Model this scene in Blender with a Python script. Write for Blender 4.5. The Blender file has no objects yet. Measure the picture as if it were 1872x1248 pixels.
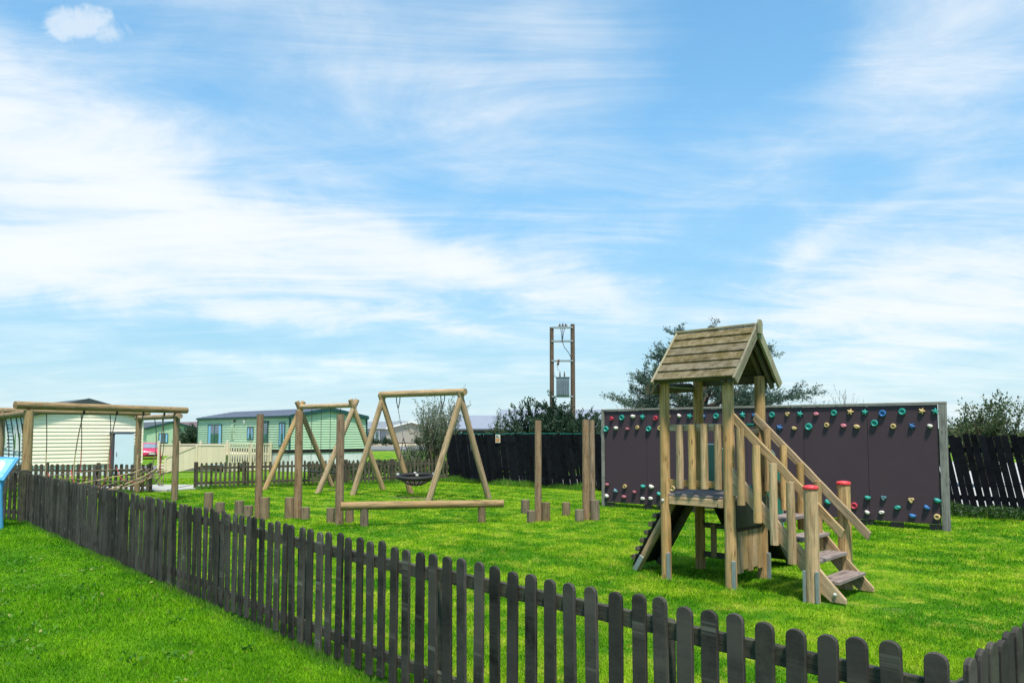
import bpy, bmesh, math, random
import numpy as np
from mathutils import Vector, Matrix, noise as mnoise
R = random.Random(7)
S = bpy.context.scene
C = S.collection
rad = math.radians

# ------------------------------------------------------------------ camera
cam = bpy.data.cameras.new('camera')
cam.sensor_width = 36.0
cam.sensor_fit = 'HORIZONTAL'
cam.lens = 26.0
cam.shift_y = 83 / 1872
cam.clip_start = 0.05
cam.clip_end = 3000
co = bpy.data.objects.new('camera', cam)
co.location = (0, 0, 1.65)
co.rotation_euler = (rad(90) + math.atan(83 / 1352), 0, 0)
C.objects.link(co)
S.camera = co

# ------------------------------------------------------------------ exposure, sun, sky
S.view_settings.view_transform = 'Standard'
S.view_settings.look = 'None'
S.view_settings.gamma = 1
S.view_settings.use_curve_mapping = False
S.view_settings.exposure = 0.9
SUN = Vector((0.07, -0.39, 0.92)).normalized()
sl = bpy.data.lights.new('sun', 'SUN')
sl.energy = 3.6
sl.angle = rad(7)
sl.color = (1.0, 0.92, 0.80)
so = bpy.data.objects.new('sun', sl)
so.rotation_euler = SUN.to_track_quat('Z', 'Y').to_euler()
so.location = (10, -14, 50)
C.objects.link(so)

world = bpy.data.worlds.new('World')
S.world = world
world.use_nodes = True


class NT:
    """small helper to write node trees as expressions"""
    def __init__(s, tree):
        s.t = tree
        s.n = tree.nodes
        s.l = tree.links

    def node(s, typ, **kw):
        n = s.n.new(typ)
        for k, v in kw.items():
            setattr(n, k, v)
        return n

    def put(s, sock, v):
        if v is None:
            return
        if isinstance(v, bpy.types.NodeSocket):
            s.l.new(v, sock)
        else:
            sock.default_value = v

    def m(s, op, a, b=None, c=None, clamp=False):
        n = s.node('ShaderNodeMath', operation=op, use_clamp=clamp)
        for i, v in enumerate((a, b, c)):
            s.put(n.inputs[i], v)
        return n.outputs[0]

    def vm(s, op, a, b=None):
        n = s.node('ShaderNodeVectorMath', operation=op)
        s.put(n.inputs[0], a)
        if b is not None:
            s.put(n.inputs[1], b)
        return n.outputs[0]

    def mix(s, f, a, b, blend='MIX'):
        n = s.node('ShaderNodeMix', data_type='RGBA', blend_type=blend)
        s.put(n.inputs[0], f)
        for i, v in ((6, a), (7, b)):
            if isinstance(v, tuple) and len(v) == 3:
                v = (*v, 1)
            s.put(n.inputs[i], v)
        return n.outputs[2]

    def noise(s, vec, scale, detail=4, rough=.55, dist=0.0, out=0):
        n = s.node('ShaderNodeTexNoise')
        s.put(n.inputs['Vector'], vec)
        n.inputs['Scale'].default_value = scale
        n.inputs['Detail'].default_value = detail
        n.inputs['Roughness'].default_value = rough
        n.inputs['Distortion'].default_value = dist
        return n.outputs[out]

    def ramp(s, f, a, b, lo=0.0, hi=1.0):
        n = s.node('ShaderNodeMapRange', interpolation_type='SMOOTHSTEP')
        s.put(n.inputs[0], f)
        n.inputs[1].default_value = a
        n.inputs[2].default_value = b
        n.inputs[3].default_value = lo
        n.inputs[4].default_value = hi
        return n.outputs[0]

    def mapv(s, vec, scale, loc=(0, 0, 0)):
        n = s.node('ShaderNodeMapping')
        s.put(n.inputs['Vector'], vec)
        n.inputs['Scale'].default_value = scale
        n.inputs['Location'].default_value = loc
        return n.outputs[0]


def build_sky():
    t = NT(world.node_tree)
    t.n.clear()
    sky = t.node('ShaderNodeTexSky', sky_type='NISHITA', sun_disc=False)
    sky.sun_elevation = math.asin(SUN.z)
    sky.sun_rotation = math.atan2(SUN.x, SUN.y)
    sky.air_density = 1.0
    sky.dust_density = 0.4
    sky.ozone_density = 2.2
    tc = t.node('ShaderNodeTexCoord')
    d = tc.outputs['Generated']
    sep = t.node('ShaderNodeSeparateXYZ')
    t.put(sep.inputs[0], d)
    x, y, z = sep.outputs
    zc = t.m('MAXIMUM', z, 0.0)
    az = t.m('MULTIPLY', t.m('ARCTAN2', x, y), 57.2958)
    el = t.m('MULTIPLY', t.m('ARCSINE', z), 57.2958)
    # warp the cloud sheet so its edges fray
    w1 = t.node('ShaderNodeSeparateColor')
    t.put(w1.inputs[0], t.noise(d, 5.0, 6, .6, out=1))
    w2 = t.node('ShaderNodeSeparateColor')
    t.put(w2.inputs[0], t.noise(d, 1.9, 3, .5, out=1))
    waz = t.m('ADD', t.m('MULTIPLY_ADD', t.m('SUBTRACT', w1.outputs[0], .5), 13.0, az),
              t.m('MULTIPLY', t.m('SUBTRACT', w2.outputs[0], .5), 16.0))
    wel = t.m('ADD', t.m('MULTIPLY_ADD', t.m('SUBTRACT', w1.outputs[1], .5), 5.5, el),
              t.m('MULTIPLY', t.m('SUBTRACT', w2.outputs[1], .5), 7.0))

    def blob(a0, e0, sa, se, tilt, amp):
        c, s = math.cos(rad(tilt)), math.sin(rad(tilt))
        da = t.m('SUBTRACT', waz, a0)
        de = t.m('SUBTRACT', wel, e0)
        u = t.m('DIVIDE', t.m('ADD', t.m('MULTIPLY', da, c), t.m('MULTIPLY', de, s)), sa)
        v = t.m('DIVIDE', t.m('SUBTRACT', t.m('MULTIPLY', de, c), t.m('MULTIPLY', da, s)), se)
        q = t.m('ADD', t.m('MULTIPLY', u, u), t.m('MULTIPLY', v, v))
        return t.m('MULTIPLY', t.m('EXPONENT', t.m('MULTIPLY', q, -1.0)), amp)
    total = None
    for b in CLOUDS:
        o = blob(*b)
        total = o if total is None else t.m('ADD', total, o)
    # streaky cirrus in perspective on a flat sheet overhead
    k = t.m('DIVIDE', 1.0, t.m('ADD', zc, .14))
    pl = t.node('ShaderNodeCombineXYZ')
    t.put(pl.inputs[0], t.m('MULTIPLY', x, k))
    t.put(pl.inputs[1], t.m('MULTIPLY', y, k))
    rot = t.node('ShaderNodeMapping')
    t.put(rot.inputs['Vector'], pl.outputs[0])
    rot.inputs['Rotation'].default_value = (0, 0, rad(38))
    rot.inputs['Scale'].default_value = (.5, 1.5, 1)
    st = t.noise(rot.outputs[0], 1.5, 9, .66, 1.1)
    fl = t.noise(pl.outputs[0], 1.9, 9, .62, .9)
    n = t.m('ADD', t.m('MULTIPLY', t.m('SUBTRACT', st, .5), 1.7), t.m('MULTIPLY', t.m('SUBTRACT', fl, .5), 1.0))
    cover = t.m('ADD', t.m('ADD', total, .36), t.m('MULTIPLY', n, t.m('MULTIPLY_ADD', t.m('MINIMUM', total, 1.0), .40, .62)))
    # a small torn cumulus of its own, up on the left
    pn = t.noise(d, 26.0, 7, .6, .5)
    daz = t.m('DIVIDE', t.m('SUBTRACT', az, -30.9), 3.5)
    dfe = t.m('DIVIDE', t.m('SUBTRACT', t.m('MULTIPLY_ADD', az, -.10, el), 28.9), 1.75)
    pq = t.m('EXPONENT', t.m('MULTIPLY', t.m('ADD', t.m('MULTIPLY', daz, daz), t.m('MULTIPLY', dfe, dfe)), -1.0))
    puff = t.ramp(t.m('MULTIPLY_ADD', t.m('SUBTRACT', pn, .5), 1.5, pq), .25, 1.0)
    f = t.m('MAXIMUM', t.ramp(cover, -.30, 1.22), t.m('MULTIPLY', puff, .74))
    hz = t.m('MULTIPLY', t.m('EXPONENT', t.m('MULTIPLY', t.m('MAXIMUM', el, 0.0), -.052)), .92)
    cov = f
    f = t.m('MAXIMUM', f, hz)
    dim = t.ramp(el, 1.0, 24.0, .60, 1.0)
    dimc = t.node('ShaderNodeCombineColor')
    for i in range(3):
        t.put(dimc.inputs[i], t.m('MULTIPLY', dim, SKY_TINT[i]))
    blue = t.mix(1.0, sky.outputs[0], dimc.outputs[0], 'MULTIPLY')
    bg = t.node('ShaderNodeBackground')
    t.put(bg.inputs[0], blue)
    bg.inputs[1].default_value = SKY_STRENGTH
    cl = t.node('ShaderNodeBackground')
    # thick cloud is a warm white, thin cloud takes the blue of the air
    thin = t.mix(t.ramp(el, 0.0, 9.0), (.66, .81, .90), (.46, .69, .86))
    ccol = t.mix(t.ramp(cov, .22, .92), thin, (.90, .95, .985))
    t.put(cl.inputs[0], ccol)
    cl.inputs[1].default_value = CLOUD_STRENGTH
    mx = t.node('ShaderNodeMixShader')
    t.put(mx.inputs[0], f)
    t.l.new(bg.outputs[0], mx.inputs[1])
    t.l.new(cl.outputs[0], mx.inputs[2])
    out = t.node('ShaderNodeOutputWorld')
    t.l.new(mx.outputs[0], out.inputs[0])


SKY_STRENGTH = 0.132
SKY_TINT = (0.50, 0.95, 1.02)
CLOUD_STRENGTH = 0.56
#         azimuth, elevation, half length, half height, tilt, weight
CLOUDS = [(-27, 16.5, 21, 4.6, -11, .70), (1, 12.6, 15, 1.9, -10, .52), (-36, 11.0, 8, 3.5, 0, .6),
          (30, 8.5, 12, 5.5, 4, .55), (34, 24.5, 8, 4.5, 10, .25), (-17, 5.6, 12, .8, -3, .40),
          (-6, 8.6, 12, .7, -7, .22), (-4, 26, 15, 5.5, -14, .28), (15, 18, 10, 2.4, 18, .20),
          (8, 30, 7, 3, -30, .18), (24, 14, 6, 1.2, 20, .2), (-20, 9.5, 9, 1.2, -6, .3),
          (-30, 22, 12, 1.6, -4, .18), (21, 26, 10, 5, 0, -.30), (-14, 25.5, 9, 2.2, 0, -.12),
          (14, 15.5, 6, 3.4, 0, -.18), (-26, 7.5, 12, 1.4, 0, -.15)]
build_sky()


# ------------------------------------------------------------------ materials
def newmat(name):
    m = bpy.data.materials.new(name)
    m.use_nodes = True
    t = NT(m.node_tree)
    t.n.clear()
    out = t.node('ShaderNodeOutputMaterial')
    p = t.node('ShaderNodeBsdfPrincipled')
    t.l.new(p.outputs[0], out.inputs[0])
    return m, t, p, out


def bump(t, p, h, strength=.3, dist=.01):
    b = t.node('ShaderNodeBump')
    b.inputs['Strength'].default_value = strength
    b.inputs['Distance'].default_value = dist
    t.put(b.inputs['Height'], h)
    t.l.new(b.outputs[0], p.inputs['Normal'])


def wood(name, c1, c2, dark, moss=None, mossamt=0.0, var=.42, worn=None, wornamt=0.0, rough=.82, bs=.35, warm=None, spec=.2):
    """sawn or turned timber; UV.x runs along the grain in metres"""
    m, t, p, out = newmat(name)
    tc = t.node('ShaderNodeTexCoord')
    oi = t.node('ShaderNodeObjectInfo')
    rnd = oi.outputs['Random']
    off = t.node('ShaderNodeCombineXYZ')
    t.put(off.inputs[0], t.m('MULTIPLY', rnd, 57.0))
    t.put(off.inputs[1], t.m('MULTIPLY', rnd, 23.0))
    uv = t.vm('ADD', tc.outputs['UV'], off.outputs[0])
    g1 = t.noise(t.mapv(uv, (2.0, 85, 1)), 1.0, 8, .68, .5)
    g2 = t.noise(t.mapv(uv, (2.6, 22, 1)), 1.0, 5, .62, .4)
    col = t.mix(t.ramp(g1, .36, .62), c2, c1)
    col = t.mix(t.ramp(g2, .48, .66, 0, .7), col, dark)
    if warm:
        col = t.mix(t.ramp(t.noise(t.mapv(uv, (.9, 5, 1)), 1.0, 4, .6), .45, .75, 0, .7), col, warm)
    # checks (drying cracks)
    cr = t.noise(t.mapv(uv, (1.1, 120, 1)), 1.0, 3, .5, .3)
    crk = t.m('MULTIPLY', t.ramp(cr, .57, .64), t.ramp(g2, .38, .54))
    col = t.mix(t.m('MULTIPLY', crk, .8), col, tuple(v * .35 for v in dark))
    # knots
    vo = t.node('ShaderNodeTexVoronoi')
    t.put(vo.inputs['Vector'], t.mapv(uv, (3.2, 11, 1)))
    vo.inputs['Scale'].default_value = 1.0
    kn = t.ramp(vo.outputs['Distance'], .07, .17, 1, 0)
    col = t.mix(t.m('MULTIPLY', kn, .7), col, tuple(v * .45 for v in dark))
    if worn:
        wn = t.noise(t.mapv(uv, (5.0, 105, 1)), 1.0, 5, .7, .5)
        area = t.noise(t.mapv(uv, (5.0, 26, 1), (9, 4, 0)), 1.0, 5, .68)
        wf = t.m('MULTIPLY', t.ramp(wn, .55, .62), t.ramp(area, .50, .62))
        col = t.mix(t.m('MULTIPLY', wf, wornamt), col, worn)
    if moss:
        geo = t.node('ShaderNodeNewGeometry')
        mn = t.noise(geo.outputs['Position'], 9.0, 6, .65)
        mn2 = t.noise(geo.outputs['Position'], 46.0, 4, .6)
        mm = t.ramp(t.m('MULTIPLY_ADD', mn2, .5, mn), .58, .95)
        col = t.mix(t.m('MULTIPLY', mm, mossamt), col, moss)
    hs = t.node('ShaderNodeHueSaturation')
    t.put(hs.inputs['Color'], col)
    t.put(hs.inputs['Value'], t.m('MULTIPLY_ADD', rnd, var, 1 - var / 2))
    t.put(hs.inputs['Saturation'], t.m('MULTIPLY_ADD', t.m('FRACT', t.m('MULTIPLY', rnd, 7.3)), .3, .85))
    t.l.new(hs.outputs[0], p.inputs['Base Color'])
    p.inputs['Roughness'].default_value = rough
    p.inputs['Specular IOR Level'].default_value = spec
    bump(t, p, t.m('SUBTRACT', g1, t.m('MULTIPLY', crk, .9)), bs, .006)
    return m


def paint(name, col, rough=.5, var=.06, metal=0.0, dirt=.18, scale=6, dirtcol=None, spec=.4, bumps=.05):
    m, t, p, out = newmat(name)
    tc = t.node('ShaderNodeTexCoord')
    oi = t.node('ShaderNodeObjectInfo')
    geo = t.node('ShaderNodeNewGeometry')
    n1 = t.noise(geo.outputs['Position'], scale, 6, .62)
    n2 = t.noise(geo.outputs['Position'], scale * 7, 5, .6)
    d = dirtcol or tuple(v * .55 for v in col)
    f = t.ramp(t.m('MULTIPLY_ADD', n2, .45, n1), .5, .95, 0, dirt * 2)
    c = t.mix(f, col, d)
    hs = t.node('ShaderNodeHueSaturation')
    t.put(hs.inputs['Color'], c)
    t.put(hs.inputs['Value'], t.m('MULTIPLY_ADD', oi.outputs['Random'], var, 1 - var / 2))
    t.l.new(hs.outputs[0], p.inputs['Base Color'])
    t.put(p.inputs['Roughness'], t.m('MULTIPLY_ADD', n1, .25, rough - .1))
    p.inputs['Metallic'].default_value = metal
    p.inputs['Specular IOR Level'].default_value = spec
    bump(t, p, n2, bumps, .01)
    return m


def glassy(name, col, rough=.04):
    m, t, p, out = newmat(name)
    geo = t.node('ShaderNodeNewGeometry')
    n = t.noise(geo.outputs['Position'], 1.7, 3, .5)
    t.l.new(t.mix(t.ramp(n, .35, .7), col, tuple(v * .45 for v in col)), p.inputs['Base Color'])
    p.inputs['Roughness'].default_value = rough
    p.inputs['Specular IOR Level'].default_value = 1.0
    p.inputs['Coat Weight'].default_value = .6
    p.inputs['Coat Roughness'].default_value = .02
    return m


def foliage(name, c1, c2, c3=None, trans=.35, nscale=1.6):
    m, t, p, out = newmat(name)
    geo = t.node('ShaderNodeNewGeometry')
    at = t.node('ShaderNodeAttribute', attribute_name='rnd')
    n = t.noise(geo.outputs['Position'], nscale, 4, .6)
    f = t.m('ADD', t.m('MULTIPLY', t.ramp(n, .3, .7), .5), t.m('MULTIPLY', at.outputs['Fac'], .5))
    c = t.mix(f, c1, c2)
    if c3:
        c = t.mix(t.ramp(at.outputs['Fac'], .86, .95), c, c3)
    t.l.new(c, p.inputs['Base Color'])
    p.inputs['Roughness'].default_value = .55
    p.inputs['Specular IOR Level'].default_value = .3
    tr = t.node('ShaderNodeBsdfTranslucent')
    t.put(tr.inputs[0], c)
    mx = t.node('ShaderNodeMixShader')
    mx.inputs[0].default_value = trans
    t.l.new(p.outputs[0], mx.inputs[1])
    t.l.new(tr.outputs[0], mx.inputs[2])
    t.l.new(mx.outputs[0], out.inputs[0])
    return m


# worn earth under swings, stairs and log steps; by the tower it also paints shade
BARE_AND_SHADE = [(1.77, 8.55, .22, .16, 0, .55), (2.37, 8.0, .26, .18, 0, .6), (2.88, 8.55, .2, .16, 0, .5), (2.3, 9.1, .2, .16, 0, .5), (2.98, 7.35, .24, .18, 0, .6), (3.50, 7.9, .2, .16, 0, .5),
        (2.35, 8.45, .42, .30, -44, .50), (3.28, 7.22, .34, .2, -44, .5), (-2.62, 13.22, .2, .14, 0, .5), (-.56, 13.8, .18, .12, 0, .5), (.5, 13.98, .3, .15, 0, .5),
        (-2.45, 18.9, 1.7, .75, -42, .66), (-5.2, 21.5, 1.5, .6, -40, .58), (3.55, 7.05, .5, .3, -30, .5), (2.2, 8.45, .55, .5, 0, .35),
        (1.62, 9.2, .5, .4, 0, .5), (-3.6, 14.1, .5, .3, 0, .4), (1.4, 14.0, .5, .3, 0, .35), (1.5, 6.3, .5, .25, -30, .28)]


def lawn_colour(t, pos):
    """shared by the ground sheet and the blades; everything keyed to world position"""
    n1 = t.noise(pos, .55, 5, .6, .4)
    n2 = t.noise(pos, 2.6, 5, .65, .3)
    n3 = t.noise(t.mapv(pos, (1, 1, .2)), 11.0, 4, .6)
    sep = t.node('ShaderNodeSeparateXYZ')
    t.put(sep.inputs[0], pos)
    # mowing lanes, parallel to the long fence
    lane = t.m('SINE', t.m('MULTIPLY', t.m('ADD', t.m('MULTIPLY', sep.outputs[0], .70), t.m('MULTIPLY', sep.outputs[1], .71)), 7.6))
    k = t.m('ADD', t.m('MULTIPLY_ADD', n2, .8, t.m('MULTIPLY', n1, .8)), t.m('MULTIPLY', lane, .045))
    # inside the fence the grass is yellower than the strip outside it
    ins = t.ramp(t.m('ADD', t.m('MULTIPLY', t.m('SUBTRACT', sep.outputs[0], 1.35), .734), t.m('MULTIPLY', t.m('SUBTRACT', sep.outputs[1], 2.62), .679)), -.3, .5)
    c = t.mix(t.ramp(k, .55, 1.05), G_DARK, G_MID)
    yel = t.ramp(t.m('ADD', k, t.m('MULTIPLY_ADD', ins, .25, -.13)), .80, 1.12)
    c = t.mix(t.m('MULTIPLY', yel, .62), c, G_YEL)
    straw = t.m('MULTIPLY', t.ramp(t.m('MULTIPLY_ADD', n3, .5, n2), .77, .93), t.m('MULTIPLY', ins, .48))
    c = t.mix(straw, c, G_STRAW)
    bare = None  # worn earth, plus the shade painted as soil below the tower
    for (bx, by, sx, sy, a, amp) in BARE_AND_SHADE:
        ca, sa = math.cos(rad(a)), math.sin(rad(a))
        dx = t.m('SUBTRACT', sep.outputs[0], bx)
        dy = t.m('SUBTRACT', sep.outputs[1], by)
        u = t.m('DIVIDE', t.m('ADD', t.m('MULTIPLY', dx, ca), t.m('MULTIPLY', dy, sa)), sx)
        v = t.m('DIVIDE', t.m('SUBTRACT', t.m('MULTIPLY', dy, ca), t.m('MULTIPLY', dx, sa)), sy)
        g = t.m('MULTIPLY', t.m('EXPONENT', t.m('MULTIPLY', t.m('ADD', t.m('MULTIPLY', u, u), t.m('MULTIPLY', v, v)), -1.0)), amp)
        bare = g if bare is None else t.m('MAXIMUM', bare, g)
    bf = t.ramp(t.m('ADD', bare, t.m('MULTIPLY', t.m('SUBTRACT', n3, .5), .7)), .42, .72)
    return c, bf, n2, n3


G_DARK = (.066, .240, .006)
G_MID = (.170, .390, .008)
G_YEL = (.380, .530, .022)
G_STRAW = (.50, .50, .080)


def mat_lawn():
    m, t, p, out = newmat('lawn')
    geo = t.node('ShaderNodeNewGeometry')
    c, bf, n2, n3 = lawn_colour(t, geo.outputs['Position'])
    fine = t.noise(geo.outputs['Position'], 60.0, 4, .7)
    c = t.mix(t.ramp(fine, .35, .7, .45, 0), c, (.03, .09, .008))
    c = t.mix(1.0, c, (.72, .72, .72), 'MULTIPLY')
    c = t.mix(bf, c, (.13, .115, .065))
    t.l.new(c, p.inputs['Base Color'])
    p.inputs['Roughness'].default_value = .9
    p.inputs['Specular IOR Level'].default_value = .1
    bump(t, p, fine, .6, .03)
    return m


def mat_blades():
    m, t, p, out = newmat('grass_blades')
    geo = t.node('ShaderNodeNewGeometry')
    at = t.node('ShaderNodeAttribute', attribute_name='rnd')
    c, bf, n2, n3 = lawn_colour(t, geo.outputs['Position'])
    hs = t.node('ShaderNodeHueSaturation')
    t.put(hs.inputs['Color'], c)
    t.put(hs.inputs['Value'], t.m('MULTIPLY_ADD', at.outputs['Fac'], .95, .56))
    t.put(hs.inputs['Hue'], t.m('MULTIPLY_ADD', at.outputs['Fac'], -.02, .51))
    c = t.mix(t.ramp(at.outputs['Fac'], .955, .97, 0, .8), hs.outputs[0], (.33, .31, .10))
    t.l.new(c, p.inputs['Base Color'])
    p.inputs['Roughness'].default_value = .7
    p.inputs['Specular IOR Level'].default_value = .06
    tr = t.node('ShaderNodeBsdfTranslucent')
    t.put(tr.inputs[0], c)
    mx = t.node('ShaderNodeMixShader')
    mx.inputs[0].default_value = .42
    t.l.new(p.outputs[0], mx.inputs[1])
    t.l.new(tr.outputs[0], mx.inputs[2])
    t.l.new(mx.outputs[0], out.inputs[0])
    return m


def W(name, c1, c2, c3, k=1.0, **kw):
    q = lambda c: (c[0] * k * 1.12, c[1] * k * .98, c[2] * k * .95)
    return wood(name, q(c1), q(c2), q(c3), **kw)


M = dict(
    post=W('weathered_post', (.40, .30, .155), (.235, .165, .08), (.10, .066, .030), 1.32, moss=(.29, .225, .105), mossamt=.5, warm=(.40, .215, .075)),
    stair=W('weathered_pine', (.42, .33, .185), (.255, .19, .10), (.105, .072, .036), 1.22, moss=(.28, .235, .125), mossamt=.5, warm=(.40, .24, .085)),
    logw=W('swing_log', (.38, .30, .18), (.23, .175, .10), (.105, .075, .042), 1.12, moss=(.25, .215, .125), mossamt=.5, warm=(.32, .20, .09)),
    stump=W('grey_stump', (.28, .225, .155), (.15, .118, .08), (.06, .045, .032), .85, var=.35, moss=(.19, .19, .11), mossamt=.35),
    stilt=W('grey_brown_post', (.32, .235, .155), (.195, .14, .092), (.09, .06, .04), .85, var=.25, moss=(.27, .24, .17), mossamt=.3),
    gantry=W('gantry_log', (.36, .275, .16), (.225, .165, .095), (.10, .07, .038), .9, moss=(.24, .24, .14), mossamt=.4),
    roofb=W('mossy_roof_board', (.19, .175, .072), (.105, .098, .042), (.05, .046, .024), .60, moss=(.23, .195, .135), mossamt=.7, var=.22),
    barge=W('grey_bargeboard', (.28, .265, .195), (.185, .175, .13), (.09, .085, .06), .9, moss=(.26, .29, .17), mossamt=.6),
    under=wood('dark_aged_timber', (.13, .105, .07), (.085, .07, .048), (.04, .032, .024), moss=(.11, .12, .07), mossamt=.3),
    deck=wood('dark_plywood_deck', (.27, .225, .205), (.19, .155, .145), (.09, .07, .065), var=.1),
    picket=wood('charcoal_stained_picket', (.064, .057, .052), (.032, .029, .027), (.012, .011, .0105), worn=(.17, .165, .14), wornamt=.8, var=.85, moss=(.065, .068, .050), mossamt=.45, bs=.6, rough=.78, spec=.14),
    rail=wood('faded_fence_rail', (.058, .058, .046), (.032, .033, .028), (.015, .015, .013), worn=(.13, .13, .10), wornamt=.6, var=.4, moss=(.105, .108, .065), mossamt=.45),
    farpicket=wood('brown_picket', (.085, .070, .050), (.055, .045, .033), (.03, .024, .018), worn=(.17, .15, .11), wornamt=.5, var=.5, moss=(.11, .105, .07), mossamt=.5),
    blackslat=wood('black_fence_slat', (.0085, .009, .014), (.005, .0055, .009), (.003, .003, .004), worn=(.028, .029, .034), wornamt=.45, var=.5, moss=(.012, .014, .014), mossamt=.4, rough=.8, spec=.06),
    frame=wood('grey_frame_timber', (.25, .235, .22), (.17, .16, .15), (.09, .085, .075), var=.15, moss=(.27, .28, .23), mossamt=.35),
    pole=wood('creosote_pole', (.14, .095, .065), (.095, .065, .045), (.05, .033, .025), var=.1),
    trunk=wood('bark', (.15, .115, .085), (.085, .065, .048), (.04, .03, .022), var=.2, bs=.8),
    panel=paint('plum_brown_board', (.056, .036, .047), .62, .06, dirt=.10, scale=1.6, dirtcol=(.074, .056, .066), spec=.2),
    galv=paint('galvanised_steel', (.36, .40, .42), .45, .1, metal=.55, dirt=.25),
    redcap=paint('red_plastic', (.62, .025, .035), .42, .06, dirt=.15, dirtcol=(.55, .16, .15), scale=30),
    greenp=paint('green_slide_plastic', (.010, .135, .105), .42, .06, dirt=.12),
    blackp=paint('black_plastic', (.014, .014, .016), .45, .05, dirt=.15),
    rubber=paint('black_rubber', (.020, .019, .021), .7, .1, dirt=.15),
    bolt=paint('pale_bolt_cap', (.62, .62, .58), .4, .05, dirt=.2),
    blue=paint('sky_blue_paint', (.075, .33, .60), .38, .06, dirt=.12, scale=9),
    paleblue=paint('pale_blue_print', (.27, .55, .80), .3, .05, dirt=.3, scale=14, dirtcol=(.16, .42, .70)),
    steel=paint('chain_steel', (.30, .30, .30), .4, .1, metal=.7),
    rope=paint('brown_rope', (.17, .135, .095), .85, .2, dirt=.3, scale=30),
    redrope=paint('red_rope', (.33, .06, .05), .85, .2, dirt=.3, scale=30),
    darkrope=paint('dark_rope', (.055, .047, .042), .85, .2, dirt=.3, scale=30),
    tanrope=paint('tan_rope', (.42, .33, .19), .85, .2, dirt=.3, scale=30),
    cream=paint('cream_siding', (.84, .75, .60), .5, .06, dirt=.08, scale=2),
    white=paint('white_upvc', (.76, .78, .77), .4, .05, dirt=.10, scale=3),
    palewall=paint('pale_grey_siding', (.60, .66, .66), .5, .05, dirt=.10, scale=3),
    green=paint('sage_green_siding', (.41, .56, .38), .5, .06, dirt=.08, scale=2),
    dgreen=paint('dark_green_trim', (.012, .062, .060), .45, .05),
    slate=paint('slate_roof', (.105, .125, .175), .55, .05, dirt=.2, scale=3),
    darkroof=paint('dark_roof', (.045, .058, .066), .55, .05, dirt=.2),
    greyroof=paint('grey_tiled_roof', (.20, .225, .25), .6, .05, dirt=.25, scale=2),
    paleroof=paint('pale_metal_roof', (.22, .25, .31), .5, .05, dirt=.2),
    greywall=paint('lavender_grey_cladding', (.30, .315, .36), .55, .05),
    tanwall=paint('taupe_cladding', (.37, .345, .30), .55, .05),
    brownwall=paint('brown_cladding', (.20, .13, .12), .6, .05),
    brownroof=paint('brown_roof', (.13, .085, .085), .6, .05),
    darkwall=paint('dark_cladding', (.050, .052, .072), .6, .05),
    deckcream=paint('cream_decking_panel', (.64, .56, .40), .5, .06, dirt=.08, scale=2),
    skirt=paint('white_skirting', (.66, .69, .69), .5, .05, dirt=.2, scale=3),
    pane=glassy('window_glass', (.035, .10, .16)),
    carglass=glassy('car_glass', (.20, .25, .30)),
    carred=paint('crimson_car_paint', (.55, .018, .085), .25, .03, dirt=.04, spec=.7),
    lamp=paint('headlamp_lens', (.62, .64, .66), .15, .03, spec=.8),
    tyre=paint('tyre', (.018, .018, .018), .8, .05),
    locker=paint('pale_blue_door', (.60, .70, .82), .45, .04, dirt=.06, scale=2),
    box=paint('grey_blue_steel', (.155, .205, .255), .45, .05, dirt=.25, scale=4),
    notice=paint('notice_white', (.72, .66, .58), .5, .03, dirt=.08, scale=40),
    orange=paint('notice_orange', (.62, .26, .10), .5, .03, dirt=.08, scale=40),
    concrete=paint('concrete', (.36, .36, .345), .85, .03, dirt=.25, scale=3, dirtcol=(.22, .24, .19), spec=.15),
    paleconc=paint('pale_concrete', (.40, .40, .39), .85, .03, dirt=.2, scale=1.5, spec=.15),
    tarmac=paint('tarmac', (.16, .17, .18), .9, .03, dirt=.2, scale=2, spec=.15),
    gravel=paint('gravel', (.40, .34, .25), .9, .03, dirt=.35, scale=5, spec=.1),
    bluebin=paint('blue_plastic', (.03, .09, .35), .5, .05),
    teal=paint('teal_hold', (.010, .25, .21), .45, .25, dirt=.42, scale=25, dirtcol=(.05, .33, .30)),
    hred=paint('red_hold', (.55, .05, .09), .5, .25, dirt=.42, scale=25),
    hpink=paint('pink_hold', (.62, .20, .27), .5, .2, dirt=.42, scale=25),
    hmaroon=paint('maroon_hold', (.27, .055, .09), .5, .2, dirt=.3, scale=25, dirtcol=(.32, .17, .20)),
    htan=paint('tan_hold', (.60, .44, .20), .55, .2, dirt=.42, scale=25),
    hwhite=paint('white_hold', (.68, .65, .60), .5, .12, dirt=.42, scale=25),
    hblue=paint('blue_hold', (.04, .17, .44), .45, .2, dirt=.42, scale=25),
    hgrey=paint('blue_grey_hold', (.10, .22, .27), .5, .2, dirt=.25, scale=25),
    lawn=mat_lawn(), blades=mat_blades(),
    cypress=foliage('cypress_needles', (.045, .09, .068), (.10, .155, .11), (.14, .18, .12), .25),
    bushdark=foliage('dark_evergreen_leaves', (.016, .042, .026), (.046, .092, .046), (.08, .13, .06), .25),
    willow=foliage('grey_green_leaves', (.11, .15, .10), (.21, .25, .17), (.32, .35, .26), .35),
    thornleaf=foliage('thorn_leaves', (.035, .070, .028), (.085, .135, .05), (.15, .18, .07), .3),
    hedge=foliage('hedge_leaves', (.016, .040, .016), (.05, .10, .035), None, .25),
    verge=foliage('long_grass_blades', (.045, .17, .012), (.13, .30, .025), (.33, .34, .10), .4, 2.5),
)

# ------------------------------------------------------------------ mesh building
ORG = {}


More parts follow.
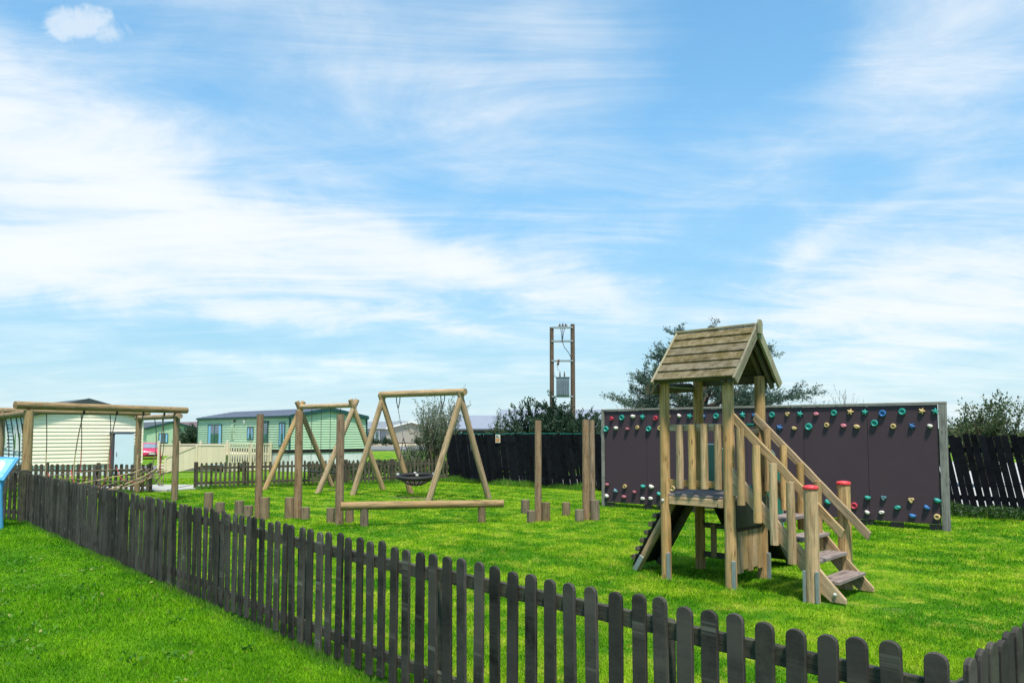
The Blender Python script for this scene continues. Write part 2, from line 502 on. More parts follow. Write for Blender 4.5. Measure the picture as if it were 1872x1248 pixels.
class MB:
    """collects shapes in one frame and links them as ONE mesh object"""
    def __init__(s, o=(0, 0, 0), ex=(1, 0, 0), ez=(0, 0, 1)):
        s.o = Vector(o)
        s.ex = Vector(ex).normalized()
        s.ez = Vector(ez).normalized()
        s.ey = s.ez.cross(s.ex)
        s.vs, s.fs, s.uv, s.gr, s.sm = [], [], [], [], []
        s.has_log = False

    def P(s, p):
        return s.o + s.ex * p[0] + s.ey * p[1] + s.ez * p[2]

    def D(s, d):
        return s.ex * d[0] + s.ey * d[1] + s.ez * d[2]

    def face(s, idx, grain=None, uv=None, smooth=False):
        s.fs.append(tuple(idx))
        s.uv.append(uv)
        s.gr.append(grain)
        s.sm.append(smooth)

    def hexa(s, pts, grain):
        """8 local points: bottom ring of four, then top ring of four"""
        b = len(s.vs)
        s.vs += [s.P(p) for p in pts]
        g = s.D(grain).normalized()
        for f in ((3, 2, 1, 0), (4, 5, 6, 7), (0, 1, 5, 4), (1, 2, 6, 5), (2, 3, 7, 6), (3, 0, 4, 7)):
            s.face([b + i for i in f], g)
        return s

    def box(s, x0, x1, y0, y1, z0, z1, grain=None):
        d = (abs(x1 - x0), abs(y1 - y0), abs(z1 - z0))
        if grain is None:
            k = d.index(max(d))
            grain = tuple(1 if i == k else 0 for i in range(3))
        return s.hexa([(x0, y0, z0), (x1, y0, z0), (x1, y1, z0), (x0, y1, z0), (x0, y0, z1), (x1, y0, z1), (x1, y1, z1), (x0, y1, z1)], grain)

    def beam(s, p0, p1, w, h, up=(0, 0, 1)):
        """a sawn bar from p0 to p1; h along 'up', w across"""
        a, b = Vector(p0), Vector(p1)
        d = (b - a).normalized()
        u = Vector(up)
        u = (u - d * u.dot(d)).normalized()
        c = d.cross(u)
        c *= w / 2
        u *= h / 2
        return s.hexa([a - c - u, a + c - u, b + c - u, b - c - u, a - c + u, a + c + u, b + c + u, b - c + u], d)

    def prism(s, prof, o, ax, ay, dep, grain):
        """polygon prof in the (ax, ay) plane at o, extruded by dep"""
        o, ax, ay, dep = Vector(o), Vector(ax), Vector(ay), Vector(dep)
        n = len(prof)
        b = len(s.vs)
        s.vs += [s.P(o + ax * p[0] + ay * p[1]) for p in prof] + [s.P(o + ax * p[0] + ay * p[1] + dep) for p in prof]
        g = s.D(grain).normalized()
        flip = ax.cross(ay).dot(dep) > 0
        f0, f1 = list(range(n)), [n + i for i in range(n)]
        if flip:
            f0.reverse()
        else:
            f1.reverse()
        s.face([b + i for i in f0], g)
        s.face([b + i for i in f1], g)
        for i in range(n):
            j = (i + 1) % n
            q = [i, j, n + j, n + i]
            if not flip:
                q.reverse()
            s.face([b + k for k in q], g)
        return s

    def log(s, p0, p1, r0, r1=None, n=12, rings=5, wob=.012, seed=None):
        """a round pole with a slightly uneven surface and cut ends"""
        r1 = r0 if r1 is None else r1
        a, b = s.P(p0), s.P(p1)
        L = (b - a).length
        d = (b - a) / L
        t = Vector((0, 0, 1)) if abs(d.z) < .9 else Vector((1, 0, 0))
        x = d.cross(t).normalized()
        y = d.cross(x)
        sd = (seed if seed is not None else R.random() * 90)
        base = len(s.vs)
        for k in range(rings + 1):
            f = k / rings
            c = a + d * (L * f)
            off = (x * mnoise.noise((sd, f * 1.7, 0)) + y * mnoise.noise((0, sd, f * 1.7))) * wob * .45 * min(1, L) * math.sin(f * math.pi)
            for i in range(n):
                an = 2 * math.pi * i / n
                rr = (r0 + (r1 - r0) * f) * (1 + wob * 3 * mnoise.noise((math.cos(an) * 1.2 + sd, math.sin(an) * 1.2, f * L * 2)))
                s.vs.append(c + off + (x * math.cos(an) + y * math.sin(an)) * rr)
        rm = (r0 + r1) / 2
        for k in range(rings):
            for i in range(n):
                j = (i + 1) % n
                u0, u1 = L * k / rings, L * (k + 1) / rings
                v0, v1 = 2 * math.pi * rm * i / n, 2 * math.pi * rm * (i + 1) / n
                s.face([base + k * n + i, base + (k + 1) * n + i, base + (k + 1) * n + j, base + k * n + j], None,
                       [(u0, v0), (u1, v0), (u1, v1), (u0, v1)], True)
        cu = [(.05 * r0 * math.cos(2 * math.pi * i / n), r0 * math.sin(2 * math.pi * i / n)) for i in range(n)]
        s.face([base + i for i in range(n)], None, cu)
        s.face([base + rings * n + i for i in reversed(range(n))], None, cu)
        return s

    def tube(s, path, r, n=6):
        pts = [s.P(p) for p in path]
        base = len(s.vs)
        L = 0
        us = []
        for k, p in enumerate(pts):
            d = (pts[min(k + 1, len(pts) - 1)] - pts[max(k - 1, 0)]).normalized()
            t = Vector((0, 0, 1)) if abs(d.z) < .95 else Vector((1, 0, 0))
            x = d.cross(t).normalized()
            y = d.cross(x)
            if k:
                L += (p - pts[k - 1]).length
            us.append(L)
            rr = r[k] if isinstance(r, (list, tuple)) else r
            for i in range(n):
                an = 2 * math.pi * i / n
                s.vs.append(p + (x * math.cos(an) + y * math.sin(an)) * rr)
        for k in range(len(pts) - 1):
            for i in range(n):
                j = (i + 1) % n
                s.face([base + k * n + i, base + (k + 1) * n + i, base + (k + 1) * n + j, base + k * n + j], None,
                       [(us[k], .02 * i), (us[k + 1], .02 * i), (us[k + 1], .02 * (i + 1)), (us[k], .02 * (i + 1))], True)
        s.face([base + i for i in range(n)], None, [(0, 0)] * n)
        s.face([base + (len(pts) - 1) * n + i for i in reversed(range(n))], None, [(0, 0)] * n)
        return s

    def lathe(s, prof, c, ax=(0, 0, 1), n=16, outline=None, rot=0.0):
        """rings (radius, height) about an axis at c; outline(angle) bends the circle into a star or an oval"""
        c = s.P(c)
        z = s.D(ax).normalized()
        t = Vector((0, 0, 1)) if abs(z.z) < .9 else Vector((1, 0, 0))
        x = t.cross(z).normalized()
        y = z.cross(x)
        base = len(s.vs)
        for (r, h) in prof:
            for i in range(n):
                an = 2 * math.pi * i / n
                o = outline(an) if outline else 1.0
                s.vs.append(c + z * h + (x * math.cos(an + rot) + y * math.sin(an + rot)) * r * o)
        for k in range(len(prof) - 1):
            for i in range(n):
                j = (i + 1) % n
                s.face([base + k * n + i, base + k * n + j, base + (k + 1) * n + j, base + (k + 1) * n + i], z, None, True)
        if prof[0][0] > 1e-6:
            s.face([base + i for i in reversed(range(n))], z)
        if prof[-1][0] > 1e-6:
            s.face([base + (len(prof) - 1) * n + i for i in range(n)], z)
        return s

    def build(s, name, mat, parent=None, bevel=0.0, org=None):
        if org is None:
            org = ORG[parent.name] if parent is not None else Vector((0, 0, 0))
        me = bpy.data.meshes.new(name)
        me.from_pydata([v - org for v in s.vs], [], s.fs)
        uvl = me.uv_layers.new(name='UVMap')
        data = np.zeros(len(me.loops) * 2, 'f')
        if bevel and all(u is None for u in s.uv):
            bm = bmesh.new()
            bm.from_mesh(me)
            bmesh.ops.recalc_face_normals(bm, faces=bm.faces)
            ed = [e for e in bm.edges if len(e.link_faces) == 2 and e.calc_face_angle(0) > .6]
            bmesh.ops.bevel(bm, geom=ed, offset=bevel, segments=1, affect='EDGES', profile=.5, clamp_overlap=True)
            bm.to_mesh(me)
            bm.free()
            g = s.gr[0]
            a = g.orthogonal().normalized()
            b = g.cross(a)
            nl = len(me.loops)
            vi = np.zeros(nl, 'i')
            me.loops.foreach_get('vertex_index', vi)
            cs = np.zeros(len(me.vertices) * 3, 'f')
            me.vertices.foreach_get('co', cs)
            cs = cs.reshape(-1, 3)[vi]
            data = np.stack([cs @ np.array(g), cs @ np.array(a) + cs @ np.array(b)], 1).ravel().astype('f')
        else:
            k = 0
            for f, u, g in zip(s.fs, s.uv, s.gr):
                if u is None:
                    gg = g if g is not None else Vector((1, 0, 0))
                    a = gg.orthogonal().normalized()
                    b = gg.cross(a)
                    ab = a + b
                    for i in f:
                        data[k] = s.vs[i].dot(gg)
                        data[k + 1] = s.vs[i].dot(ab)
                        k += 2
                else:
                    for (x, y) in u:
                        data[k], data[k + 1] = x, y
                        k += 2
        me.uv_layers[0].data.foreach_set('uv', data)
        if any(s.sm) and not (bevel and all(u is None for u in s.uv)):
            me.polygons.foreach_set('use_smooth', s.sm)
            me.set_sharp_from_angle(angle=rad(48))
        me.materials.append(mat)
        me.validate()
        o = bpy.data.objects.new(name, me)
        C.objects.link(o)
        if parent is not None:
            o.parent = parent
            ORG[o.name] = org
        return o


def tag(o, label, cat, group=None):
    o['label'] = label
    o['category'] = cat
    if group:
        o['group'] = group
    return o


def thing(name, label, cat, loc, group=None):
    o = bpy.data.objects.new(name, None)
    o.empty_display_size = .2
    C.objects.link(o)
    o.location = loc
    ORG[o.name] = Vector(loc)
    return tag(o, label, cat, group)


def inst(src, name, parent, loc, rot=(0, 0, 0), scale=(1, 1, 1)):
    """another object sharing src's mesh, as a part of parent (loc in world metres)"""
    o = src.copy()
    o.name = name
    C.objects.link(o)
    o.parent = parent
    org = ORG[parent.name]
    o.location = Vector(loc) - org
    o.rotation_euler = rot
    o.scale = scale
    ORG[o.name] = org
    return o


def single(mb, name, mat, label, cat, base, group=None, bevel=0.0):
    o = mb.build(name, mat, None, bevel, org=Vector(base))
    o.location = base
    return tag(o, label, cat, group)


def sstep(a, b, x):
    f = min(1, max(0, (x - a) / (b - a)))
    return f * f * (3 - 2 * f)


def terrain(x, y):
    return -.8 * sstep(24, 48, y) + .65 * sstep(70, 102, y)

# ------------------------------------------------------------------ ground
def ground_sheet():
    def axis(lim):
        a = [0.0]
        st = .5
        while a[-1] < lim:
            a.append(a[-1] + st)
            if a[-1] > 20:
                st *= 1.13
        return a
    px = axis(900)
    xs = sorted([-v for v in px[1:]] + px)
    ys = sorted([-v for v in axis(60)[1:]] + px)
    vs, fs = [], []
    for y in ys:
        for x in xs:
            near = 1 if y < 26 else .0
            h = .018 * mnoise.noise((x * .35, y * .35, 3)) if near else .10 * mnoise.noise((x * .05, y * .05, 8)) * sstep(26, 40, y)
            vs.append((x, y, terrain(x, y) + h - .012))
    n = len(xs)
    for j in range(len(ys) - 1):
        for i in range(n - 1):
            fs.append((j * n + i, j * n + i + 1, (j + 1) * n + i + 1, (j + 1) * n + i))
    me = bpy.data.meshes.new('lawn')
    me.from_pydata(vs, [], fs)
    me.polygons.foreach_set('use_smooth', [True] * len(fs))
    me.materials.append(M['lawn'])
    o = bpy.data.objects.new('lawn', me)
    C.objects.link(o)
    o['kind'] = 'structure'


ground_sheet()


def patch(name, poly, mat, lift, sub=10, thick=.05):
    """a paved sheet lying on the terrain, subdivided along its quad"""
    a, b, c, d = [Vector((*p, 0)) for p in poly]
    vs, fs = [], []
    for j in range(sub + 1):
        for i in range(sub + 1):
            p = a.lerp(b, i / sub).lerp(d.lerp(c, i / sub), j / sub)
            vs.append((p.x, p.y, terrain(p.x, p.y) + lift))
    m = sub + 1
    for j in range(sub):
        for i in range(sub):
            fs.append((j * m + i, j * m + i + 1, (j + 1) * m + i + 1, (j + 1) * m + i))
    rim = [i for i in range(m)] + [j * m + sub for j in range(1, m)] + [sub * m + i for i in range(sub - 1, -1, -1)] + [j * m for j in range(sub - 1, 0, -1)]
    b0 = len(vs)
    vs += [(vs[i][0], vs[i][1], vs[i][2] - thick - lift) for i in rim]
    for k in range(len(rim)):
        k2 = (k + 1) % len(rim)
        fs.append((rim[k], b0 + k, b0 + k2, rim[k2]))
    me = bpy.data.meshes.new(name)
    me.from_pydata(vs, [], fs)
    me.materials.append(mat)
    o = bpy.data.objects.new(name, me)
    C.objects.link(o)
    o['kind'] = 'structure'
    return o


patch('concrete_path', [(-12.2, 20.95), (-9.75, 21.05), (-10.0, 23.2), (-12.6, 23.2)], M['concrete'], .03)
patch('pavement', [(-9.72, 21.06), (-8.9, 22.2), (-9.4, 23.4), (-9.97, 23.2)], M['concrete'], .022)
patch('road', [(-48, 48.0), (-17.5, 47.6), (-18.5, 51.5), (-48, 52.5)], M['tarmac'], .16, 12)
patch('service_road', [(-46, 87), (10, 84), (10, 88.5), (-46, 91)], M['tarmac'], .2, 14)
patch('kerb', [(-46, 91.15), (10, 88.65), (10, 89.1), (-46, 91.6)], M['concrete'], .34, 14, .3)
patch('concrete_yard', [(-1.5, 26.6), (10.2, 15.8), (60, 40), (30, 70)], M['paleconc'], .03, 14)
patch('gravel_yard', [(-26, 92.5), (-2, 92), (-2, 118), (-30, 118)], M['gravel'], .22, 10)


# ------------------------------------------------------------------ picket fences
def picket_profile(w, h, arch, n=7):
    pr = [(-w / 2, 0), (w / 2, 0), (w / 2, h - arch)]
    for k in range(1, n):
        a = math.pi * k / n
        pr.append((w / 2 * math.cos(a), h - arch + arch * math.sin(a) ** .8))
    pr.append((-w / 2, h - arch))
    return pr


def picket_mesh(w, h, t, arch, mat, name='picket', bevel=.003):
    mb = MB()
    mb.prism(picket_profile(w, h, arch), (0, 0, 0), (1, 0, 0), (0, 0, 1), (0, t, 0), (0, 0, 1))
    return mb.build(name, mat, None, bevel, org=Vector((0, 0, 0)))


def picket_fence(label, p0, d, Ls, h, w, posts, post_h, rails, mats, group, jit=1.0, name='picket_fence', ext=(0.06, 0.06), bevel=.003, post_w=.075, facing=1):
    """pickets on the outer face of two rails; d runs along the fence, the rails and posts stand behind"""
    d = Vector((*d, 0)).normalized()
    nrm = Vector((-d.y, d.x, 0)) * facing            # towards the rails
    p0 = Vector((*p0, 0))
    mid = p0 + d * ((Ls[0] + Ls[-1]) / 2)
    t = thing(name, label, 'fence', (mid.x, mid.y, 0), group)
    ang = math.atan2(d.y, d.x)
    variants = [picket_mesh(w * k, h * q, .021, .034 if k > .9 else .03, mats[0], bevel=bevel) for k, q in ((1, 1), (.97, 1.006), (1.04, .993))]
    used = [0, 0, 0]
    for i, L in enumerate(Ls):
        v = R.choice((0, 0, 1, 2))
        src = variants[v]
        p = p0 + d * (L + R.uniform(-.004, .004) * jit) - nrm * (.021 if facing > 0 else 0)
        z = .026 + R.uniform(-.011, .011) * jit
        rot = (R.uniform(-.012, .012) * jit, R.uniform(-.014, .014) * jit, ang)
        if used[v] == 0:
            src.parent = t
            src.location = Vector((p.x, p.y, z)) - ORG[t.name]
            src.rotation_euler = rot
            ORG[src.name] = ORG[t.name]
            used[v] = 1
        else:
            inst(src, 'picket', t, (p.x, p.y, z), rot)
    for v in range(3):
        if not used[v]:
            bpy.data.objects.remove(variants[v])
    # rails run from post to post and butt there
    cuts = [Ls[0] - ext[0]] + [q for q in posts if Ls[0] - ext[0] + .2 < q < Ls[-1] + ext[1] - .2] + [Ls[-1] + ext[1]]
    for a, b in zip(cuts, cuts[1:]):
        for (z0, z1) in rails:
            mb = MB((p0.x, p0.y, 0), d)
            dz = R.uniform(-.008, .008) * jit
            y0, y1 = (.0015, .036) if facing > 0 else (-.036, -.0015)
            mb.box(a + .002, b - .002, y0, y1, z0 + dz, z1 + dz)
            mb.build('rail', mats[1], t, .003)
    for q in posts:
        mb = MB((p0.x, p0.y, 0), d)
        y0, y1 = (.0375, .0375 + post_w) if facing > 0 else (-.0375 - post_w, -.0375)
        mb.box(q - post_w / 2, q + post_w / 2, y0, y1, -.2, post_h)
        mb.build('post', mats[1], t, .004)
    return t


FD = (.679, -.734)
F0 = (1.35, 2.62)
Ls, L = [], .106
while L > -15.3:
    Ls.append(L)
    L -= (.1225 if L > -1.1 else .1425)
Ls.reverse()
posts = [.10, -1.045, -2.768] + [-2.768 - 1.75 * k for k in range(1, 8)] + [-15.42]
front_fence = picket_fence('long charcoal picket fence running from the near corner past the lawn to the blue sign', F0, FD, Ls, .885, .075, sorted(posts), .80, [(.128, .195), (.742, .818)],
             (M['picket'], M['rail']), 'picket fences round the play area')
MB((-9.12, 13.90, 0), (*FD, 0)).box(-.065, .065, -.06, .07, -.2, .95).build('corner_post', M['rail'], front_fence, .005)
RD = (.751, .66)
picket_fence('short run of dark picket fence climbing out of the bottom right corner', (1.505, 2.515), RD, [.0 + .1135 * k for k in range(26)], .885, .075, [.0, 1.5, 2.9], .80,
             [(.128, .195), (.742, .818)], (M['picket'], M['rail']), 'picket fences round the play area', ext=(.05, .06))
picket_fence('piece of dark picket fence behind the blue information board at the left edge', (-9.13, 13.93), (-.93, .36), [.10 + .135 * k for k in range(14)], .885, .075, [.0, 1.8], .92,
             [(.128, .195), (.70, .775)], (M['picket'], M['rail']), 'picket fences round the play area', facing=-1)
picket_fence('brownish picket fence in front of the cream caravan, ending at the gateway', (-14.6, 20.95), (1, -.06), [.0 + .155 * k for k in range(30)], .74, .085, [.0, 1.5, 3.0, 4.52], .80,
             [(.14, .20), (.56, .62)], (M['farpicket'], M['farpicket']), 'picket fences round the play area', bevel=0)
run2 = [.02 + .1293 * k for k in range(63)]
picket_fence('grey brown picket fence in front of the green caravan, behind the swings', (-9.277, 21.841), (.8903, .4553), run2, .735, .066, [.0, 1.35, 2.9, 4.45, 6.0, 7.6], .78,
             [(.12, .19), (.57, .64)], (M['farpicket'], M['farpicket']), 'picket fences round the play area', bevel=0, post_w=.11)


# ------------------------------------------------------------------ black leaning-slat fence
def slat_fence():
    k0 = Vector((-2.062, 25.261, 0))
    d = Vector((.7354, -.6776, 0)).normalized()
    nrm = Vector((-d.y, d.x, 0))                      # away from the play area
    mid = k0 + d * 8.5
    t = thing('slat_fence', 'tall black fence of leaning boards behind the play area with slits of light', 'fence', (mid.x, mid.y, 0))
    ang = math.atan2(d.y, d.x)
    srcs = []
    for w, h in ((.114, 1.575), (.111, 1.59), (.117, 1.565)):
        mb = MB()
        mb.box(-w / 2, w / 2, -.02, 0, 0, h)
        srcs.append(mb.build('slat', M['blackslat'], None, 0, org=Vector((0, 0, 0))))
    fresh = [True] * 3
    L, i = .02, 0
    while L < 18.3:
        v = R.randrange(3)
        lean = .175 + R.uniform(-.007, .007)
        p = k0 + d * (L + R.uniform(-.004, .004))
        z = .03 + R.uniform(-.02, .03)
        rot = Matrix.Rotation(ang, 4, 'Z') @ Matrix.Rotation(-lean, 4, 'Y')
        e = rot.to_euler()
        if fresh[v]:
            o = srcs[v]
            o.parent = t
            o.location = Vector((p.x, p.y, z)) - ORG[t.name]
            o.rotation_euler = e
            ORG[o.name] = ORG[t.name]
            fresh[v] = False
        else:
            inst(srcs[v], 'slat', t, (p.x, p.y, z), e)
        L += .1335
        i += 1
    for a in range(9):
        for (z0, z1) in ((.30, .39), (1.25, 1.35)):
            mb = MB(k0, d)
            mb.box(a * 2.04 + .002, a * 2.04 + 2.038, .0025, .045, z0, z1)
            mb.build('rail', M['blackslat'], t)
    for a in range(10):
        mb = MB(k0, d)
        mb.box(a * 2.04 - .05, a * 2.04 + .05, .047, .147, -.2, 1.50)
        mb.build('post', M['blackslat'], t)
    # notice board screwed to it
    # (922,803) in the photograph: about 1.4 m up, 1.9 m from the left end
    nb = k0 + d * 2.23 - nrm * .05
    mb = MB(nb, d)
    mb.box(-.10, .10, -.004, .012, 1.32, 1.58)
    n = thing('notice_sign', 'small white and orange notice screwed to the black slat fence', 'sign', (nb.x, nb.y, 1.32))
    mb.build('plate', M['notice'], n)
    mb = MB(nb, d)
    mb.box(-.085, .085, -.0075, -.0045, 1.35, 1.46)
    mb.build('orange_panel', M['orange'], n)
    mb = MB(nb, d)
    for q in range(3):
        mb.box(-.075, .075 - .03 * q, -.0075, -.0045, 1.482 + q * .028, 1.494 + q * .028)
    mb.build('text_lines', M['darkwall'], n)
    # thin green line along its top
    mb = MB(k0, d)
    mb.tube([(.3, .06, 1.61), (2, .06, 1.60), (4.2, .06, 1.615), (5.6, .06, 1.60)], .016, 6)
    mb.build('top_wire', M['greenp'], t)


slat_fence()


# ------------------------------------------------------------------ climbing wall
def climbing_wall():
    w0 = Vector((2.036, 16.812, 0))
    d = Vector((.7798, -.6260, 0))
    mid = w0 + d * 3.4
    t = thing('climbing_wall', 'long plum brown climbing wall dotted with coloured holds behind the play tower', 'climbing wall', (mid.x, mid.y, 0))
    F = lambda: MB(w0, d)                               # local x along, y away from the viewer
    cuts = [.075, 1.137, 2.22, 3.36, 4.46, 5.58, 6.70]
    for a, b in zip(cuts, cuts[1:]):
        F().box(a + .003, b - .003, 0, .022, .095, 2.125, (0, 0, 1)).build('panel', M['panel'], t, .003)
    F().box(0, 6.83, -.03, .10, 2.131, 2.172).build('top_rail', M['frame'], t, .005)
    F().box(0, .07, -.025, .095, -.1, 2.128).build('end_post', M['frame'], t, .005)
    F().box(6.712, 6.825, -.028, .095, -.1, 2.128).build('end_post', M['frame'], t, .005)
    for x in (1.13, 2.22, 3.35, 4.46, 5.58):
        F().box(x - .05, x + .05, .026, .12, -.1, 2.10).build('back_post', M['under'], t)
    for x in (.22, 1.16, 2.3, 5.46, 6.02, 6.62):
        F().box(x - .10, x + .10, -.02, .02, -.05, .088).build('foot', M['blackp'], t)
    top = [(0.271, 1.958, 'ring', 'hred'), (0.537, 1.976, 'disc', 'teal'), (0.817, 2.0, 'wedge', 'hwhite'), (1.049, 1.984, 'star', 'teal'), (1.366, 1.955, 'ring', 'hred'),
           (1.66, 1.985, 'disc', 'htan'), (1.924, 1.999, 'knob', 'hwhite'), (2.153, 1.986, 'star', 'teal'), (2.46, 1.98, 'knob', 'hblue'), (2.741, 1.982, 'disc', 'teal'), (3.03, 1.98, 'ring', 'htan'), (3.29, 1.999, 'star', 'teal'), (3.525, 1.986, 'star', 'hblue'),
           (3.882, 1.991, 'disc', 'teal'), (4.174, 2.001, 'heart', 'htan'), (4.408, 1.997, 'star', 'teal'), (4.705, 1.993, 'oval', 'hpink'), (5.024, 2.008, 'disc', 'teal'), (5.305, 2.021, 'star', 'htan'),
           (5.55, 2.013, 'star', 'teal'), (5.843, 1.986, 'disc', 'hblue'), (6.158, 2.011, 'disc', 'teal'), (6.462, 2.016, 'star', 'htan'), (6.668, 2.008, 'star', 'teal'),
           (0.125, 1.726, 'disc', 'teal'), (0.387, 1.747, 'knob', 'hwhite'), (0.676, 1.725, 'knob', 'hmaroon'), (0.922, 1.756, 'ring', 'htan'), (1.201, 1.727, 'disc', 'teal'), (1.466, 1.743, 'ring', 'htan'),
           (4.016, 1.743, 'star', 'hblue'), (4.294, 1.728, 'oval', 'htan'), (4.565, 1.757, 'disc', 'teal'), (4.889, 1.785, 'ring', 'htan'), (5.183, 1.772, 'oval', 'hpink'), (5.409, 1.753, 'oval', 'htan'),
           (5.706, 1.813, 'disc', 'teal'), (6.009, 1.756, 'ring', 'htan'), (6.303, 1.759, 'star', 'hblue'), (6.581, 1.758, 'knob', 'hwhite'),
           (0.144, 0.48, 'knob', 'hmaroon'), (0.355, 0.351, 'wedge', 'hgrey'), (0.595, 0.46, 'ring', 'htan'), (0.839, 0.349, 'knob', 'hmaroon'), (1.049, 0.48, 'wedge', 'teal'), (1.247, 0.483, 'wedge', 'hwhite'),
           (0.135, 0.227, 'knob', 'hwhite'), (0.575, 0.23, 'wedge', 'hmaroon'), (1.034, 0.22, 'oval', 'hwhite'), (1.228, 0.235, 'oval', 'hwhite'), (1.429, 0.338, 'wedge', 'teal'),
           (1.75, .47, 'disc', 'htan'), (2.05, .24, 'oval', 'hwhite'), (2.5, .48, 'star', 'hblue'), (3.0, .35, 'knob', 'hred'), (3.5, .47, 'wedge', 'teal'), (4.1, .35, 'oval', 'htan'),
           (4.864, 0.368, 'wedge', 'teal'), (5.327, 0.329, 'disc', 'hred'), (5.558, 0.484, 'wedge', 'teal'), (5.819, 0.494, 'heart', 'hgrey'), (6.036, 0.34, 'oval', 'teal'), (6.255, 0.48, 'heart', 'htan'),
           (6.487, 0.369, 'wedge', 'hblue'), (6.655, 0.497, 'wedge', 'teal'), (5.546, 0.224, 'knob', 'hwhite'), (5.778, 0.24, 'oval', 'hwhite'), (6.268, 0.21, 'wedge', 'hblue'), (6.64, 0.221, 'ring', 'htan')]
    words = {'teal': 'teal', 'hred': 'red', 'hpink': 'pink', 'hmaroon': 'maroon', 'htan': 'tan', 'hwhite': 'white', 'hblue': 'blue', 'hgrey': 'blue grey'}
    shape = {'ring': 'ring-shaped', 'disc': 'round dished', 'wedge': 'wedge-shaped', 'star': 'star-shaped', 'knob': 'knob-shaped', 'oval': 'oval', 'heart': 'heart-shaped'}
    for (x, z, kind, m) in top:
        s = R.uniform(.74, .90)
        c = (x, -.001, z)
        rot = R.uniform(-.4, .4)
        mb = F()
        if kind == 'ring':
            mb.lathe([(.056 * s, 0), (.060 * s, .022), (.050 * s, .045), (.035 * s, .048), (.024 * s, .030), (.020 * s, .012), (0, .012)], c, (0, -1, 0), 16)
        elif kind == 'disc':
            s *= 1.08
            mb.lathe([(.064 * s, 0), (.070 * s, .020), (.062 * s, .046), (.050 * s, .050), (.034 * s, .030), (.014 * s, .022), (.012 * s, .030), (0, .030)], c, (0, -1, 0), 18)
        elif kind == 'star':
            mb.lathe([(.070 * s, 0), (.072 * s, .016), (.050 * s, .040), (.016 * s, .050), (0, .050)], c, (0, -1, 0), 20, lambda a: .74 + .30 * math.cos(5 * a), rot)
        elif kind == 'knob':
            mb.lathe([(.046 * s, 0), (.052 * s, .018), (.048 * s, .042), (.030 * s, .062), (.010 * s, .068), (0, .068)], c, (0, -1, 0), 14, lambda a: 1 + .18 * math.cos(a * 2 + 1) + .08 * math.sin(3 * a), rot)
        elif kind == 'oval':
            mb.lathe([(.058 * s, 0), (.062 * s, .016), (.052 * s, .040), (.030 * s, .050), (.012 * s, .042), (0, .040)], c, (0, -1, 0), 16, lambda a: 1 / math.sqrt((math.cos(a) / 1.1) ** 2 + (math.sin(a) / .70) ** 2), rot)
        elif kind == 'heart':
            mb.lathe([(.056 * s, 0), (.060 * s, .018), (.044 * s, .042), (.020 * s, .040), (0, .034)], c, (0, -1, 0), 18, lambda a: .86 + .20 * math.cos(3 * (a - math.pi / 2) + math.pi), R.uniform(-.15, .15))
        else:
            mb.lathe([(.058 * s, 0), (.060 * s, .02), (.040 * s, .055), (.018 * s, .062), (0, .060)], c, (0, -1, 0), 8, lambda a: 1.0 + .24 * math.cos(2 * a + .9) + .12 * math.cos(3 * a), rot)
        o = mb.build('climbing_hold', M[m], t)
        o['label'] = words[m] + ' ' + shape[kind] + ' climbing hold'


climbing_wall()


